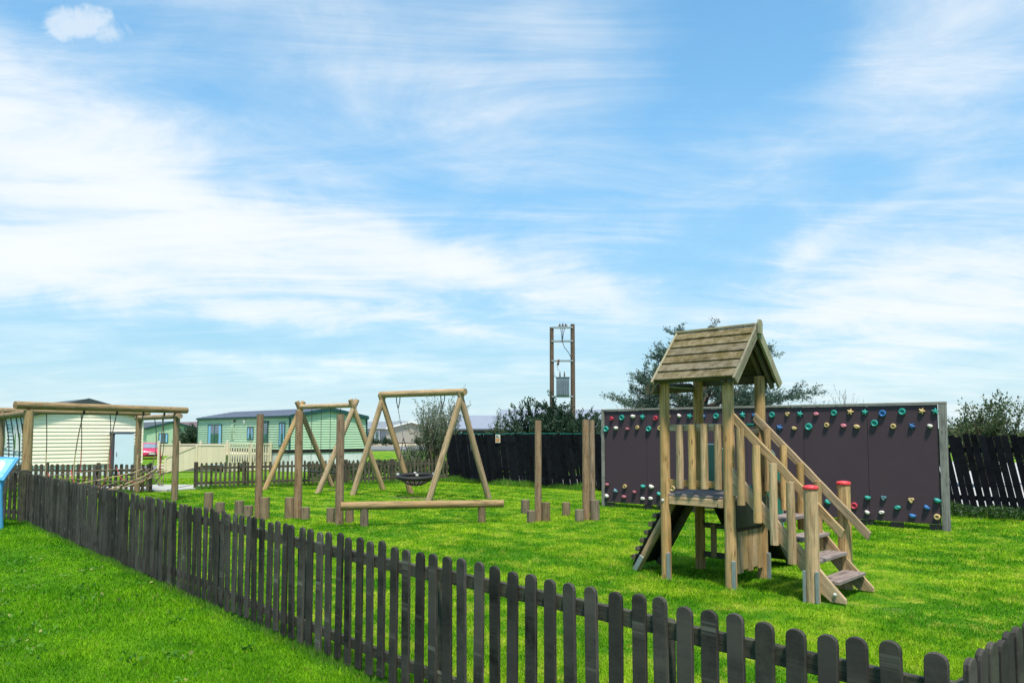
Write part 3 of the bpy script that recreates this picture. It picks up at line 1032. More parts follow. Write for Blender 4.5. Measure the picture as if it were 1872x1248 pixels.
# ------------------------------------------------------------------ play tower with stairs, ramp and slide
def play_tower():
    A = Vector((1.77, 8.58, 0))
    e1 = Vector((.719, -.695, 0)).normalized()
    w, dp = .80, .76                                    # along e1 (towards the stairs) and across
    cen = A + e1 * .4 + Vector((-e1.y, e1.x, 0)) * .38
    t = thing('play_tower', 'small timber play tower with pitched mossy board roof, red-capped stair posts, ramp and green slide', 'play tower', (cen.x, cen.y, 0))
    F = lambda: MB(A, e1)                               # x along the near side, y to the back, z up
    B = lambda mb, name, m, bev=.004: mb.build(name, M[m], t, bev)
    # four round corner posts with galvanised shoes
    for (x, y, r, h, m) in ((0, 0, .058, 2.27, 'post'), (w, 0, .062, 2.27, 'post'), (w, dp, .060, 2.30, 'post'), (0, dp, .060, 2.30, 'post')):
        F().log((x, y, -.06), (x, y, h), r * 1.02, r, 16, 8, .012).build('corner_post', M[m], t)
    for (x, y) in ((.054, -.055), (w + .055, -.055), (w + .075, dp - .02)):
        B(F().box(x - .018, x + .018, y - .006, y + .030, -.1, .285, (0, 0, 1)), 'metal_shoe', 'galv', .002)
    # deck
    B(F().box(-.045, w + .02, -.03, dp + .03, .925, .955, (1, 0, 0)), 'platform', 'deck', .004)
    B(F().box(.062, w - .062, -.035, .015, .835, .922), 'deck_beam', 'post')
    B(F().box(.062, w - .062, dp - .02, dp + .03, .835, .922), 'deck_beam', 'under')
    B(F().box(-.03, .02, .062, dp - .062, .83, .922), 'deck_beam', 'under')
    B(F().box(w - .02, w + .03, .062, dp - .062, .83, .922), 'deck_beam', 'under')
    B(F().box(w - .115, w - .062, -.052, -.037, .835, .92), 'beam_block', 'post')
    # balustrade on the near side
    B(F().box(.05, w - .05, -.002, .036, 1.668, 1.742), 'top_rail', 'stair')
    B(F().box(.05, w - .05, -.002, .036, 1.040, 1.112), 'bottom_rail', 'stair')
    for x in (.213, .367, .520, .688):
        z0 = 1.03 + R.uniform(-.012, .008)
        F().log((x, -.034, z0), (x, -.034, 1.735 + R.uniform(-.012, .012)), .043, .042, 12, 5, .02).build('baluster', M['stair'], t)
    # rails across the stair side and across the ramp side
    B(F().box(w - .02, w + .018, .06, dp - .06, 1.63, 1.685), 'stair_head_rail', 'under')
    F().log((-.095, -.17, 2.145), (-.095, dp - .03, 2.20), .060, .058, 14, 4, .01).build('cross_log', M['under'], t)
    F().tube([(-.03, -.02, 2.19), (-.03, .35, 2.185), (-.03, dp - .02, 2.19)], .012, 6).build('grab_bar', M['galv'], t)
    # low panels round the den beneath
    for (z0, z1) in ((.50, .56), (.15, .215)):
        B(F().box(.062, w - .062, dp - .02, dp + .018, z0, z1), 'den_rail', 'under')
    for x in (.20, .48):
        B(F().box(x - .037, x + .037, dp - .042, dp - .022, .16, .55, (0, 0, 1)), 'den_slat', 'post', .003)
    B(F().box(w - .03, w + .005, .066, dp - .062, .545, .60), 'den_rail', 'under')
    for k in range(5):
        y = .175 + k * .117
        zz = .125 + (.03 if k % 2 else 0)
        B(F().box(w + .008, w + .030, y - .054, y + .054, zz, .575, (0, 0, 1)), 'den_board', 'stair', .003)
    # roof: overlapping boards on both slopes
    r0, r1 = -.06, w + .185
    half, zr, ze = .545, 2.83, 2.235
    sl_len = math.hypot(half, zr - ze)
    sy, sz = half / sl_len, -(zr - ze) / sl_len         # down the back slope
    yc = dp / 2
    nb = 6
    wd = sl_len / nb
    for side in (-1, 1):
        dn = Vector((0, side * sy, sz))
        nm = Vector((0, side * -sz, sy))
        for k in range(nb):
            c = Vector((0, yc, zr)) + dn * (wd * (k + .5))
            a = c - dn * (wd * .44) + nm * .012
            b = c + dn * (wd * .50) + nm * .026
            ex0, ex1 = r0 + .03 + R.uniform(-.004, .004), r1 - .034
            th = nm * .024
            q = [a - th, b - th, b, a]
            pts = [Vector((ex0, v.y, v.z)) for v in q] + [Vector((ex1, v.y, v.z)) for v in q]
            B(F().hexa(pts, (1, 0, 0)), 'roof_board', 'roofb', .003)
        a = Vector((0, yc + side * .004, zr)) - nm * .020
        b = a + dn * (sl_len - .01)
        q = [a - nm * .012, b - nm * .012, b, a]
        pts = [Vector((r0 + .032, v.y, v.z)) for v in q] + [Vector((r1 - .036, v.y, v.z)) for v in q]
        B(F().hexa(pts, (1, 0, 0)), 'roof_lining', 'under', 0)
        # bargeboards at both gables, and the battens behind the front one
        for (x0, x1) in ((r1 - .030, r1), (r0, r0 + .028)):
            a = Vector((0, yc, zr + .035)) - dn * .0
            b = Vector((0, yc, zr + .035)) + dn * (sl_len + .06)
            dpv = nm * -.105
            q = [a + Vector((0, side * .004, 0)), b, b + dpv * .95, a + Vector((0, side * .004, -.15))]
            pts = [Vector((x0, v.y, v.z)) for v in q] + [Vector((x1, v.y, v.z)) for v in q]
            B(F().hexa(pts, dn), 'bargeboard', 'barge', .004)
        a = Vector((0, yc, zr - .05))
        b = a + dn * (sl_len - .01)
        q = [a, b, b - nm * .06, a - nm * .06]
        for x0 in (w - .005, w + .075):
            pts = [Vector((x0, v.y, v.z)) for v in q] + [Vector((x0 + .035, v.y, v.z)) for v in q]
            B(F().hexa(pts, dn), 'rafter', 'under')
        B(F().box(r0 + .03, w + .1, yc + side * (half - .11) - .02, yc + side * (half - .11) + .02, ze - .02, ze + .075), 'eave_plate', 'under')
    B(F().box(r0 - .01, r1 - .034, yc - .028, yc + .028, zr + .008, zr + .036), 'ridge_board', 'barge')
    B(F().prism([(-.05, -.11), (.05, -.11), (.058, .01), (.03, .052), (-.03, .052), (-.058, .01)], (r1 + .002, yc, zr + .02), (0, 1, 0), (0, 0, 1), (.022, 0, 0), (0, 0, 1)), 'gable_finial', 'barge')
    # stairs down from the near right side
    x0 = w + .05

    def topz(x):
        return 1.325 - 1.06 * (x - w)
    for (y, m) in ((-.032, 'stair'), (dp - .030, 'stair')):
        prof = [(x0, topz(x0)), (w + 1.20, topz(w + 1.20)), (w + 1.20, .012), (w + 1.055, .012)]
        xs = w + .10
        prof += [(w + .90, .135), (xs + .05, topz(xs) - .24), (x0, topz(x0) - .30)]
        B(F().prism(prof, (0, y, 0), (1, 0, 0), (0, 0, 1), (0, .036, 0), (1, 0, -1.06)), 'stringer', m, .004)
    for k in range(4):
        h = .208 + .187 * k
        x = w + 1.035 - .178 * k
        B(F().box(x - .125, x + .095, .008, dp - .034, h - .034, h, (0, 1, 0)), 'tread', 'deck', .004)
    B(F().box(x0, x0 + .02, .008, dp - .034, .62, .92, (0, 1, 0)), 'riser', 'blackp')
    # handrails
    for (y, z0, sl, L0, L1) in ((.002, 1.915, 1.02, .04, 1.185), (dp - .068, 1.845, 1.02, -.03, 1.20)):
        n = 14
        vs = []
        mb = F()
        b0 = len(mb.vs)
        for k in range(n + 1):
            L = L0 + (L1 - L0) * k / n
            zt = z0 - sl * L
            wv = .010 * mnoise.noise((k * .8, y * 9, 1)) if y > .1 else .003 * mnoise.noise((k * .8, 0, 1))
            for (yy, zz) in ((0, -.085), (.036, -.085), (.036, wv), (0, wv)):
                mb.vs.append(mb.P((w + L + (.03 if zz < -.05 else 0) * -1, y + yy, zt + zz)))
        g = mb.D((1, 0, -sl)).normalized()
        for k in range(n):
            for i in range(4):
                j = (i + 1) % 4
                mb.face([b0 + k * 4 + i, b0 + (k + 1) * 4 + i, b0 + (k + 1) * 4 + j, b0 + k * 4 + j], g)
        mb.face([b0 + i for i in range(4)], g)
        mb.face([b0 + n * 4 + i for i in reversed(range(4))], g)
        B(mb, 'handrail', 'stair', .003)
    # half-round stair balusters outside the near stringer and inside the far one
    for k in range(4):
        L = .165 + k * .178
        z0 = topz(w + L) - .245 + (.0 if k % 2 else -.02)
        z1 = 1.915 - 1.02 * L - .05
        F().log((w + L, -.064, z0), (w + L, -.064, z1), .044, .042, 12, 5, .02).build('stair_baluster', M['stair'], t)
        L = .13 + k * .185
        F().log((w + L, dp - .105, topz(w + L) - .2), (w + L, dp - .105, 1.845 - 1.02 * L - .02), .042, .040, 12, 5, .02).build('stair_baluster', M['post'], t)
    # bottom newel posts with red plastic caps
    for (y, h) in ((-.075, 1.10), (dp + .035, 1.10)):
        F().log((w + .905, y, -.06), (w + .905, y, h), .070, .066, 18, 6, .010).build('newel_post', M['post'], t)
        F().lathe([(.069, 0), (.073, .004), (.074, .026), (.066, .036), (.03, .044), (0, .046)], (w + .905, y, h - .012), (0, 0, 1), 20).build('red_cap', M['redcap'], t)
    for (x, y) in ((w + .905 - .058, -.135), (w + .905 + .062, -.128)):
        B(F().box(x - .014, x + .014, y - .012, y + .022, -.1, .30, (0, 0, 1)), 'metal_shoe', 'galv', .002)
    for (x, y, z) in ((0, -.058, .875), (w + .30, -.036, .86), (w + .70, -.036, .42), (w + 1.10, -.036, .09)):
        F().lathe([(.018, 0), (.018, .008), (.011, .014), (0, .015)], (x, y, z), (0, -1, 0), 12).build('bolt_cap', M['bolt'], t)
    # climbing ramp off the far left side
    dx, dz = .52, .86
    L = math.hypot(dx, dz)
    u = Vector((-dx / L, 0, -dz / L))
    nr = Vector((-dz / L, 0, dx / L))
    top = Vector((-.03, 0, .93))
    y0, y1 = .14, .66
    q = [top + nr * .012, top + u * (L + .02) + nr * .012, top + u * (L + .02) - nr * .012, top - nr * .012]
    pts = [Vector((v.x, y0, v.z)) for v in q] + [Vector((v.x, y1, v.z)) for v in q]
    B(F().hexa(pts, u), 'ramp_board', 'blackp')
    for y in (y0 + .03, y1 - .03):
        a = top - nr * .062 + Vector((0, y, 0))
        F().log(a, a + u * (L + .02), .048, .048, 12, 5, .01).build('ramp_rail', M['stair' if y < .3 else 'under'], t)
    a = top - nr * .062 + Vector((0, y0 - .022, 0)) + u * (L - .16)
    B(F().beam(a, a + u * .21, .012, .062, nr), 'metal_shoe', 'galv', .002)
    for k in range(8):
        p = top + u * (L * (k + .75) / 8.4) + nr * .034
        F().log((p.x, y0 - .03, p.z), (p.x, y1 + .03, p.z), .030, .030, 10, 2, .01).build('rung', M['under'], t)
    # slide off the back: channel coloured black to paint its shade, tall green cheeks at its head
    def slide_side(x, th):
        mb = F()
        ys = [(dp + .03, .90), (dp + .22, .80), (dp + .55, .42), (dp + .85, .12), (dp + 1.15, .055)]
        return ys
    ys = slide_side(0, 0)
    for k in range(len(ys) - 1):
        (ya, za), (yb, zb) = ys[k], ys[k + 1]
        q = [(ya, za), (yb, zb), (yb, zb - .03), (ya, za - .03)]
        pts = [Vector((.098, y, z)) for y, z in q] + [Vector((.69, y, z)) for y, z in q]
        B(F().hexa(pts, (0, 1, 0)), 'slide_bed', 'blackp', 0)
    F().tube([(.05, dp - .05, 1.735), (.4, dp - .05, 1.735), (w - .05, dp - .05, 1.735)], .018, 8).build('slide_bar', M['greenp'], t)
    B(F().box(.10, .69, dp + .034, dp + .05, .96, 1.03, (1, 0, 0)), 'slide_lip', 'greenp')
    for (xa, xb) in ((.060, .093), (.695, .728)):
        low = [(dp + .03, .85), (dp + .20, .74), (dp + .55, .34), (dp + .86, .035), (dp + 1.20, .015)]
        up = [(dp + 1.20, .20), (dp + .90, .27), (dp + .55, .62), (dp + .30, .92), (dp + .03, 1.02)]
        B(F().prism([(y, z) for y, z in low + up], (xa, 0, 0), (0, 1, 0), (0, 0, 1), (xb - xa, 0, 0), (0, 1, -1)), 'slide_side', 'blackp', .004)
        head = [(dp + .03, 1.02), (dp + .30, .925), (dp + .55, .625), (dp + .74, .47), (dp + .72, .90), (dp + .66, 1.18), (dp + .54, 1.38), (dp + .38, 1.465), (dp + .22, 1.495), (dp + .03, 1.50)]
        B(F().prism(head, (xa + .004, 0, 0), (0, 1, 0), (0, 0, 1), (xb - xa - .008, 0, 0), (0, 1, 0)), 'slide_cheek', 'greenp', .004)
        mb = F()
        mb.tube([((xa + xb) / 2, y, z + .004) for y, z in reversed(head[3:])], .013, 6)
        mb.build('cheek_trim', M['bolt'], t)


play_tower()


# ------------------------------------------------------------------ stumps and posts of the stepping trail
def stump(x, y, h, r, label):
    mb = MB()
    mb.log((x, y, -.08), (x, y, h), r * 1.03, r, 14, 4, .02)
    return single(mb, 'log_stump', M['stump'], label, 'stump', (x, y, 0), 'log stumps of the stepping trail')


def stilt(x, y, h, r, label):
    mb = MB()
    mb.log((x, y, -.08), (x, y, h), r * 1.05, r * .97, 16, 8, .012)
    return single(mb, 'timber_post', M['stilt'], label, 'post', (x, y, 0), 'tall round posts of the stepping trail')


for a in [(-6.327, 15.544, .396, .092, 'leftmost grey log stump, a tall one just behind the charcoal picket fence'),
          (-5.965, 15.231, .222, .09, 'low grey log stump, second from the left behind the charcoal fence'),
          (-5.536, 15.13, .264, .09, 'grey log stump standing alone left of the leftmost tall post'),
          (-5.174, 14.642, .213, .087, 'low grey stump touching the left side of the leftmost tall post'),
          (-4.735, 14.273, .405, .09, 'tall grey stump on the right side of the leftmost tall post'),
          (-4.313, 14.455, .389, .091, 'tall grey stump left of the tall post in front of the far swing'),
          (-3.955, 14.273, .218, .084, 'low grey stump on the right side of the post in front of the far swing'),
          (-3.345, 13.755, .26, .076, 'grey stump on the left side of the post at the end of the balance beam'),
          (-3.0, 13.78, .24, .076, 'grey stump half hidden between the post and the balance beam'),
          (.276, 15.386, .258, .091, 'grey stump standing free left of the single post before the black fence'),
          (.355, 13.839, .201, .082, 'lowest grey stump at the left foot of the single post before the black fence'),
          (.64, 14.009, .336, .080, 'taller grey stump at the right foot of the single post before the black fence'),
          (1.087, 14.98, .245, .083, 'grey stump standing alone between the single post and the pair of posts'),
          (1.268, 14.009, .204, .083, 'low grey stump at the left foot of the pair of posts'),
          (1.575, 14.184, .366, .086, 'tall grey stump at the right foot of the pair of posts beside the climbing wall')]:
    stump(*a)
for a in [(-4.917, 14.455, 2.002, .069, 'leftmost tall round post, with a flat cap, left of the swings'),
          (-4.128, 14.364, 2.07, .074, 'tall round post standing in front of the left leg of the far swing'),
          (-3.128, 13.51, 1.979, .074, 'tall round post at the left end of the balance beam'),
          (.493, 14.009, 1.877, .064, 'single tall round post in front of the black fence, below the electricity pole'),
          (1.41, 14.184, 1.891, .068, 'front post of the close pair beside the left edge of the climbing wall'),
          (1.655, 15.334, 1.899, .058, 'rear post of the close pair beside the left edge of the climbing wall')]:
    stilt(*a)

# balance beam
bb = thing('balance_beam', 'long round balance beam on two short stumps in front of the basket swing', 'balance beam', (-1.6, 13.4, 0))
MB().log((-3.02, 13.13, .355), (-.165, 13.92, .325), .074, .070, 16, 10, .008).build('beam', M['logw'], bb)
MB().log((-2.62, 13.24, -.08), (-2.62, 13.24, .296), .074, .072, 14, 3, .015).build('support', M['stump'], bb)
MB().log((-.56, 13.81, -.08), (-.56, 13.81, .268), .072, .070, 14, 3, .015).build('support', M['stump'], bb)


# ------------------------------------------------------------------ swings
def aframe(t, b1, b2, top, r, mat, over):
    for k, b in enumerate((b1, b2)):
        b = Vector(b)
        tp = Vector(top)
        o = b2 if k == 0 else b1
        dirn = (tp - b).normalized()
        side = (Vector(top) - (Vector(b1) + Vector(b2)) / 2).normalized()
        tgt = tp + dirn * over
        MB().log(b - dirn * .1, tgt, r * 1.04, r * .96, 14, 7, .012).build('leg', mat, t)


def chain(mb, a, b, r=.008, sag=0.0, n=10):
    a, b = Vector(a), Vector(b)
    mb.tube([a.lerp(b, k / n) + Vector((0, 0, -sag * 4 * (k / n) * (1 - k / n))) for k in range(n + 1)], r, 5)


def basket_swing():
    L1, L2 = Vector((-4.162, 19.743, 0)), Vector((-2.743, 20.184, 0))
    R1, R2 = Vector((-2.097, 18.306, 0)), Vector((-.592, 18.761, 0))
    lm, rm = (L1 + L2) / 2, (R1 + R2) / 2
    t = thing('basket_swing', 'log swing frame with a round black net basket seat behind the balance beam', 'swing', (*((lm + rm) / 2).xy, 0))
    ax = (rm - lm).normalized()
    zt = 2.63
    off = ax * .075
    aframe(t, L1 - off, L2 + off * 0 + ax * .0, (lm.x - off.x, lm.y - off.y, 2.52), .078, M['logw'], .17)
    aframe(t, R1 + off, R2 + ax * .0, (rm.x + off.x, rm.y + off.y, 2.52), .078, M['logw'], .17)
    a = lm - ax * .14
    b = rm + ax * .22
    MB().log((a.x, a.y, zt + .04), (b.x, b.y, zt + .03), .086, .086, 16, 10, .008).build('top_beam', M['logw'], t)
    # the basket
    c = lm.lerp(rm, .44) + Vector((.02, .05, 0))
    ring = .47
    nx = Vector((-ax.y, ax.x, 0))
    pc = Vector((c.x, c.y, .50))
    mb = MB(pc)
    mb.tube([(ring * math.cos(q * math.pi / 16), ring * math.sin(q * math.pi / 16), .03 * math.sin(q * math.pi / 16)) for q in range(33)], .055, 8)
    bk = mb.build('basket_ring', M['rubber'], t)
    mb = MB(pc)
    for q in range(8):
        an = q * math.pi / 8
        mb.tube([(ring * f * math.cos(an), ring * f * math.sin(an), -.23 * (1 - f * f)) for f in (-1, -.75, -.5, -.25, 0, .25, .5, .75, 1)], .017, 5)
    for f in (.3, .55, .8):
        mb.tube([(ring * f * math.cos(q * math.pi / 12), ring * f * math.sin(q * math.pi / 12), -.23 * (1 - f * f)) for q in range(25)], .016, 5)
    mb.build('basket_net', M['darkrope'], t)
    for k, f in enumerate((.20, .80)):
        hook = lm.lerp(rm, f)
        top = Vector((hook.x, hook.y, zt - .05))
        knot = Vector((c.x, c.y, 0)).lerp(hook, .60)
        knot = Vector((hook.x + (c.x - hook.x) * .30, hook.y + (c.y - hook.y) * .30, 1.50))
        for s in (-1, 1):
            MB().tube([top + ax * .07 * s + Vector((0, 0, .05)), top + ax * .055 * s - Vector((0, 0, .12)), top - Vector((0, 0, .30))], .013, 6).build('hanger', M['darkrope'], t)
        mb = MB()
        chain(mb, top - Vector((0, 0, .30)), knot, .010)
        mb.build('chain', M['steel'], t)
        sgn = -1 if k == 0 else 1
        for s in (-1, 1):
            e = pc + ax * sgn * ring * .70 + nx * s * ring * .70
            mb = MB()
            chain(mb, knot, e + Vector((0, 0, .05)), .012)
            mb.build('rope', M['darkrope'], t)
            MB().lathe([(.035, -.03), (.042, 0), (.035, .03), (0, .03)], e + Vector((0, 0, .07)), (0, 0, 1), 10).build('clamp', M['bolt'], t)


def flat_swing():
    L1, L2 = Vector((-7.121, 21.632, 0)), Vector((-5.55, 22.95, 0))
    R1, R2 = Vector((-5.38, 20.458, 0)), Vector((-3.751, 21.632, 0))
    lm, rm = (L1 + L2) / 2, (R1 + R2) / 2
    t = thing('flat_seat_swing', 'log swing frame with two flat seats in front of the green caravan', 'swing', (*((lm + rm) / 2).xy, 0))
    ax = (rm - lm).normalized()
    off = ax * .08
    aframe(t, L1 - off, L2, (lm.x - off.x, lm.y - off.y, 2.34), .076, M['logw'], .26)
    aframe(t, R1 + off, R2, (rm.x + off.x, rm.y + off.y, 2.34), .076, M['logw'], .26)
    a = lm - ax * .12
    b = rm + ax * .16
    MB().log((a.x, a.y, 2.42), (b.x, b.y, 2.42), .072, .072, 14, 8, .008).build('top_beam', M['logw'], t)
    nx = Vector((-ax.y, ax.x, 0))
    for f in (.31, .69):
        c = lm.lerp(rm, f)
        mb = MB((c.x, c.y, .48), ax)
        mb.box(-.23, .23, -.09, .09, 0, .035)
        st = mb.build('seat', M['rubber'], t, .008)
        for s in (-1, 1):
            mb = MB()
            chain(mb, c + ax * .21 * s + Vector((0, 0, 2.36)), c + ax * .215 * s + Vector((0, 0, .51)), .008)
            mb.build('chain', M['darkrope'], t)


basket_swing()
flat_swing()


# ------------------------------------------------------------------ rope climbing frame on the left
def rope_frame():
    FL, FR, BR, BL = (Vector(p) for p in ((-9.83, 15.05, 0), (-8.226, 18.159, 0), (-10.356, 20.551, 0), (-12.62, 18.30, 0)))
    t = thing('rope_frame', 'log rope climbing frame with sagging net, in front of the cream caravan', 'climbing frame', (-10.3, 18.0, 0))
    for p, r, h in ((FL, .090, 2.10), (FR, .074, 2.12), (BR, .076, 2.12), (BL, .078, 2.22)):
        MB().log(p - Vector((0, 0, .1)), p + Vector((0, 0, h)), r * 1.04, r, 16, 8, .012).build('post', M['gantry'], t)

    def beam(a, b, z, ea, eb, r=.076):
        d = (b - a).normalized()
        MB().log(a - d * ea + Vector((0, 0, z)), b + d * eb + Vector((0, 0, z)), r, r * .97, 16, 10, .008).build('beam', M['gantry'], t)
    beam(FL, FR, 2.195, .27, .28, .080)
    beam(BL, BR, 2.185, .2, .28)
    beam(BL, FL, 2.045, .35, -.02, .074)
    beam(BR, FR, 2.045, .2, .26, .066)

    def q(u, v, z):
        return FL.lerp(FR, u).lerp(BL.lerp(BR, u), v) + Vector((0, 0, z))
    # the net: sagging ropes both ways
    def zz(u, v):
        return .66 - .46 * math.sin(u * math.pi) ** .7 * math.sin(v * math.pi) ** .7 + .05 * math.sin(7 * u + 3 * v)
    nu = 6
    for k in range(nu + 1):
        f = .03 + .94 * k / nu
        m = M['redrope'] if k in (2, 3, 5) else M['tanrope'] if k % 2 else M['darkrope']
        MB().tube([q(f + .02 * math.sin(v * 9 + k), v, zz(f, v)) for v in [i / 12 for i in range(13)]], .013, 5).build('net_rope', m, t)
        m = M['tanrope'] if k % 2 else M['rope']
        MB().tube([q(v, f + .02 * math.sin(v * 8 + k), zz(v, f) + .012) for v in [i / 12 for i in range(13)]], .013, 5).build('net_rope', m, t)
    # hangers from the beams to the net
    def hang(top, bot, mat, low=None, bow=.03):
        b = Vector((bow, bow * .5, 0))
        path = [top.lerp(bot, i / 8) + b * math.sin(i / 8 * math.pi) for i in range(9)]
        MB().tube(path[:6], .012, 5).build('hanging_rope', M[mat], t)
        MB().tube(path[5:], .013, 5).build('hanging_rope', M[low or mat], t)
    for f, g in ((.33, .28), (.55, .50), (.74, .71), (.90, .89)):
        top = FL.lerp(FR, f) + Vector((0, 0, 2.12))
        hang(top, q(g, .02, zz(g, .02)), 'rope', 'redrope' if f in (.90,) else 'tanrope', -.03)
        MB().lathe([(.022, -.04), (.026, 0), (.022, .04), (0, .04)], top - Vector((0, 0, .04)), (0, 0, 1), 8).build('hook', M['darkrope'], t)
    for f in (.30, .55, .77):
        top = BL.lerp(BR, f) + Vector((0, 0, 2.12))
        hang(top, q(f, .97, zz(f, .97)), 'darkrope', 'redrope' if f > .5 else 'tanrope', .02)
    for f in (.45, .65):
        top = BR.lerp(FR, f) + Vector((0, 0, 1.99))
        hang(top, q(.98, 1 - f, zz(.98, 1 - f)), 'rope', 'rope', .07)
    for f in (.18, .38, .58, .74, .86):
        top = BL.lerp(FL, f) + Vector((0, 0, 1.98))
        hang(top, q(.02, 1 - f, zz(.02, 1 - f)), 'darkrope', 'darkrope', .05)
    for k in range(4):
        f = .25 + .17 * k
        MB().tube([q(.97, .15 + f * .2, .32), q(.99, f, .62 + .1 * (k % 2)), q(.96, f + .2, .30)], .013, 5).build('net_rope', M['rope'], t)


rope_frame()


# ------------------------------------------------------------------ information board at the left edge
def info_board():
    c = Vector((-8.98, 12.97, 0))
    t = thing('information_board', 'sky blue lectern information board on curved legs at the left edge', 'information board', c)
    F = lambda: MB(c, (.90, -.43, 0))
    for x in (-.62, .125):
        path = [(x, .03, -.05), (x, .02, .12), (x - .005, .0, .45), (x - .01, -.005, .66), (x + .005, .015, .82), (x + .01, .05, .94)]
        F().tube(path, [.040, .040, .040, .040, .038, .036], 10).build('leg', M['blue'], t)
    a, b = Vector((0, -.02, .80)), Vector((0, .24, 1.20))
    d = (b - a).normalized()
    n = Vector((0, -d.z, d.y))
    q = [a + n * .0, b + n * .0, b + n * .04, a + n * .04]
    pts = [Vector((-.78, v.y, v.z)) for v in q] + [Vector((.24, v.y, v.z)) for v in q]
    F().hexa(pts, (1, 0, 0)).build('panel', M['blue'], t, .012)
    a2, b2 = a + d * .05 + n * .0415, b - d * .05 + n * .0415
    q = [a2, b2, b2 + n * .003, a2 + n * .003]
    pts = [Vector((-.72, v.y, v.z)) for v in q] + [Vector((.18, v.y, v.z)) for v in q]
    F().hexa(pts, (1, 0, 0)).build('print', M['paleblue'], t)
    F().lathe([(.155, 0), (.155, .002), (0, .003)], (a2 + b2) / 2 + Vector((-.12, 0, 0)) + n * .004, n, 28).build('round_picture', M['locker'], t)


info_board()


# ------------------------------------------------------------------ lodges and caravans
class Lodge:
    """local frame: x along the gable, y away along the long side, z up from the site"""
    def __init__(s, name, label, cat, o, z0, phi, W, L, floor, eave, ridge, group='holiday lodges and caravans beyond the play area'):
        s.o = Vector((o[0], o[1], z0))
        s.ex = Vector((math.cos(rad(phi)), math.sin(rad(phi)), 0))
        s.W, s.L, s.floor, s.eave, s.ridge = W, L, floor, eave, ridge
        c = s.o + s.ex * W / 2 + Vector((-s.ex.y, s.ex.x, 0)) * L / 2
        s.t = thing(name, label, cat, c, group)

    def F(s):
        return MB(s.o, s.ex)

    def gz(s, x):
        return s.eave + (s.ridge - s.eave) * (1 - abs(x - s.W / 2) / (s.W / 2))

    def shell(s, gmat, lmat, bh=.16, boards=True, lboards=True):
        W, L = s.W, s.L
        s.wg = s.F().prism([(0, s.floor), (W, s.floor), (W, s.eave), (W / 2, s.ridge), (0, s.eave)], (0, .03, 0), (1, 0, 0), (0, 0, 1), (0, .12, 0), (1, 0, 0)).build('gable_wall', M[gmat], s.t)
        s.F().prism([(0, s.floor), (W, s.floor), (W, s.eave), (W / 2, s.ridge), (0, s.eave)], (0, L - .15, 0), (1, 0, 0), (0, 0, 1), (0, .12, 0), (1, 0, 0)).build('gable_wall', M[gmat], s.t)
        s.wl = s.F().box(.03, .15, .16, L - .16, s.floor, s.eave - .02).build('long_wall', M[lmat], s.t)
        s.F().box(W - .15, W - .03, .16, L - .16, s.floor, s.eave - .02).build('long_wall', M[lmat], s.t)
        s.F().box(.16, W - .16, .16, L - .16, s.floor - .02, s.floor + .06).build('floor', M['darkwall'], s.t)
        if boards:
            z = s.floor
            while z < s.ridge - .05:
                z1 = min(z + bh, s.ridge - .01)
                x0a = 0 if z < s.eave else W / 2 * (z - s.eave) / (s.ridge - s.eave)
                x0b = 0 if z1 < s.eave else W / 2 * (z1 - s.eave) / (s.ridge - s.eave)
                mb = s.F()
                mb.hexa([(x0a, -.006 if gmat == 'cream' else -.015, z), (W - x0a, -.006 if gmat == 'cream' else -.015, z), (W - x0a, .028, z), (x0a, .028, z),
                         (x0b, .020, z1 - .002), (W - x0b, .020, z1 - .002), (W - x0b, .028, z1 - .002), (x0b, .028, z1 - .002)], (1, 0, 0))
                mb.build('siding_board', M[gmat], s.wg)
                z += bh
        if lboards:
            z = s.floor
            while z < s.eave - .05:
                z1 = min(z + bh, s.eave)
                mb = s.F()
                mb.hexa([(-.034, .032, z), (.028, .032, z), (.028, L, z), (-.034, L, z), (.020, .032, z1 - .002), (.028, .032, z1 - .002), (.028, L, z1 - .002), (.020, L, z1 - .002)], (0, 1, 0))
                mb.build('siding_board', M[lmat], s.wl)
                z += bh

    def roof(s, mat, trim, og=.22, oe=.25, th=.09, ribs=0):
        W, L = s.W, s.L
        sl = (s.ridge - s.eave) / (W / 2)
        for sd in (0, 1):
            xe = -oe if sd == 0 else W + oe
            ze = s.eave - sl * oe
            xr = W / 2
            q = [(xe, ze + .02), (xr, s.ridge + .02), (xr, s.ridge + .02 + th), (xe, ze + .02 + th)]
            if sd:
                q = [(xe, ze + .02 + th), (xr, s.ridge + .02 + th), (xr, s.ridge + .02), (xe, ze + .02)]
            r = s.F().prism(q, (0, -og, 0), (1, 0, 0), (0, 0, 1), (0, L + 2 * og, 0), (0, 1, 0)).build('roof', M[mat], s.t)
            for k in range(1, ribs):
                f = k / ribs
                x = xe + (xr - xe) * f
                z = ze + (s.ridge - ze) * f + .02 + th
                s.F().hexa([(x - .015, -og, z - .015), (x + .015, -og, z - .015), (x + .015, L + og, z - .015), (x - .015, L + og, z - .015),
                            (x - .008, -og, z + .022), (x + .008, -og, z + .022), (x + .008, L + og, z + .022), (x - .008, L + og, z + .022)], (0, 1, 0)).build('roof_batten', M[mat], r)
            xt = xe + (.0 if sd == 0 else 0)
            s.F().prism([(xe, ze - .13), (xr, s.ridge - .13), (xr, s.ridge + .035 + th), (xe, ze + .035 + th)] if sd == 0 else [(xe, ze + .035 + th), (xr, s.ridge + .035 + th), (xr, s.ridge - .13), (xe, ze - .13)],
                        (0, -og - .045, 0), (1, 0, 0), (0, 0, 1), (0, .042, 0), (1, 0, 0)).build('bargeboard', M[trim], s.t)
            s.F().box(xe - .07 if sd == 0 else xe, xe if sd == 0 else xe + .07, -og, L + og, ze - .04, ze + .06).build('gutter', M[trim], s.t)

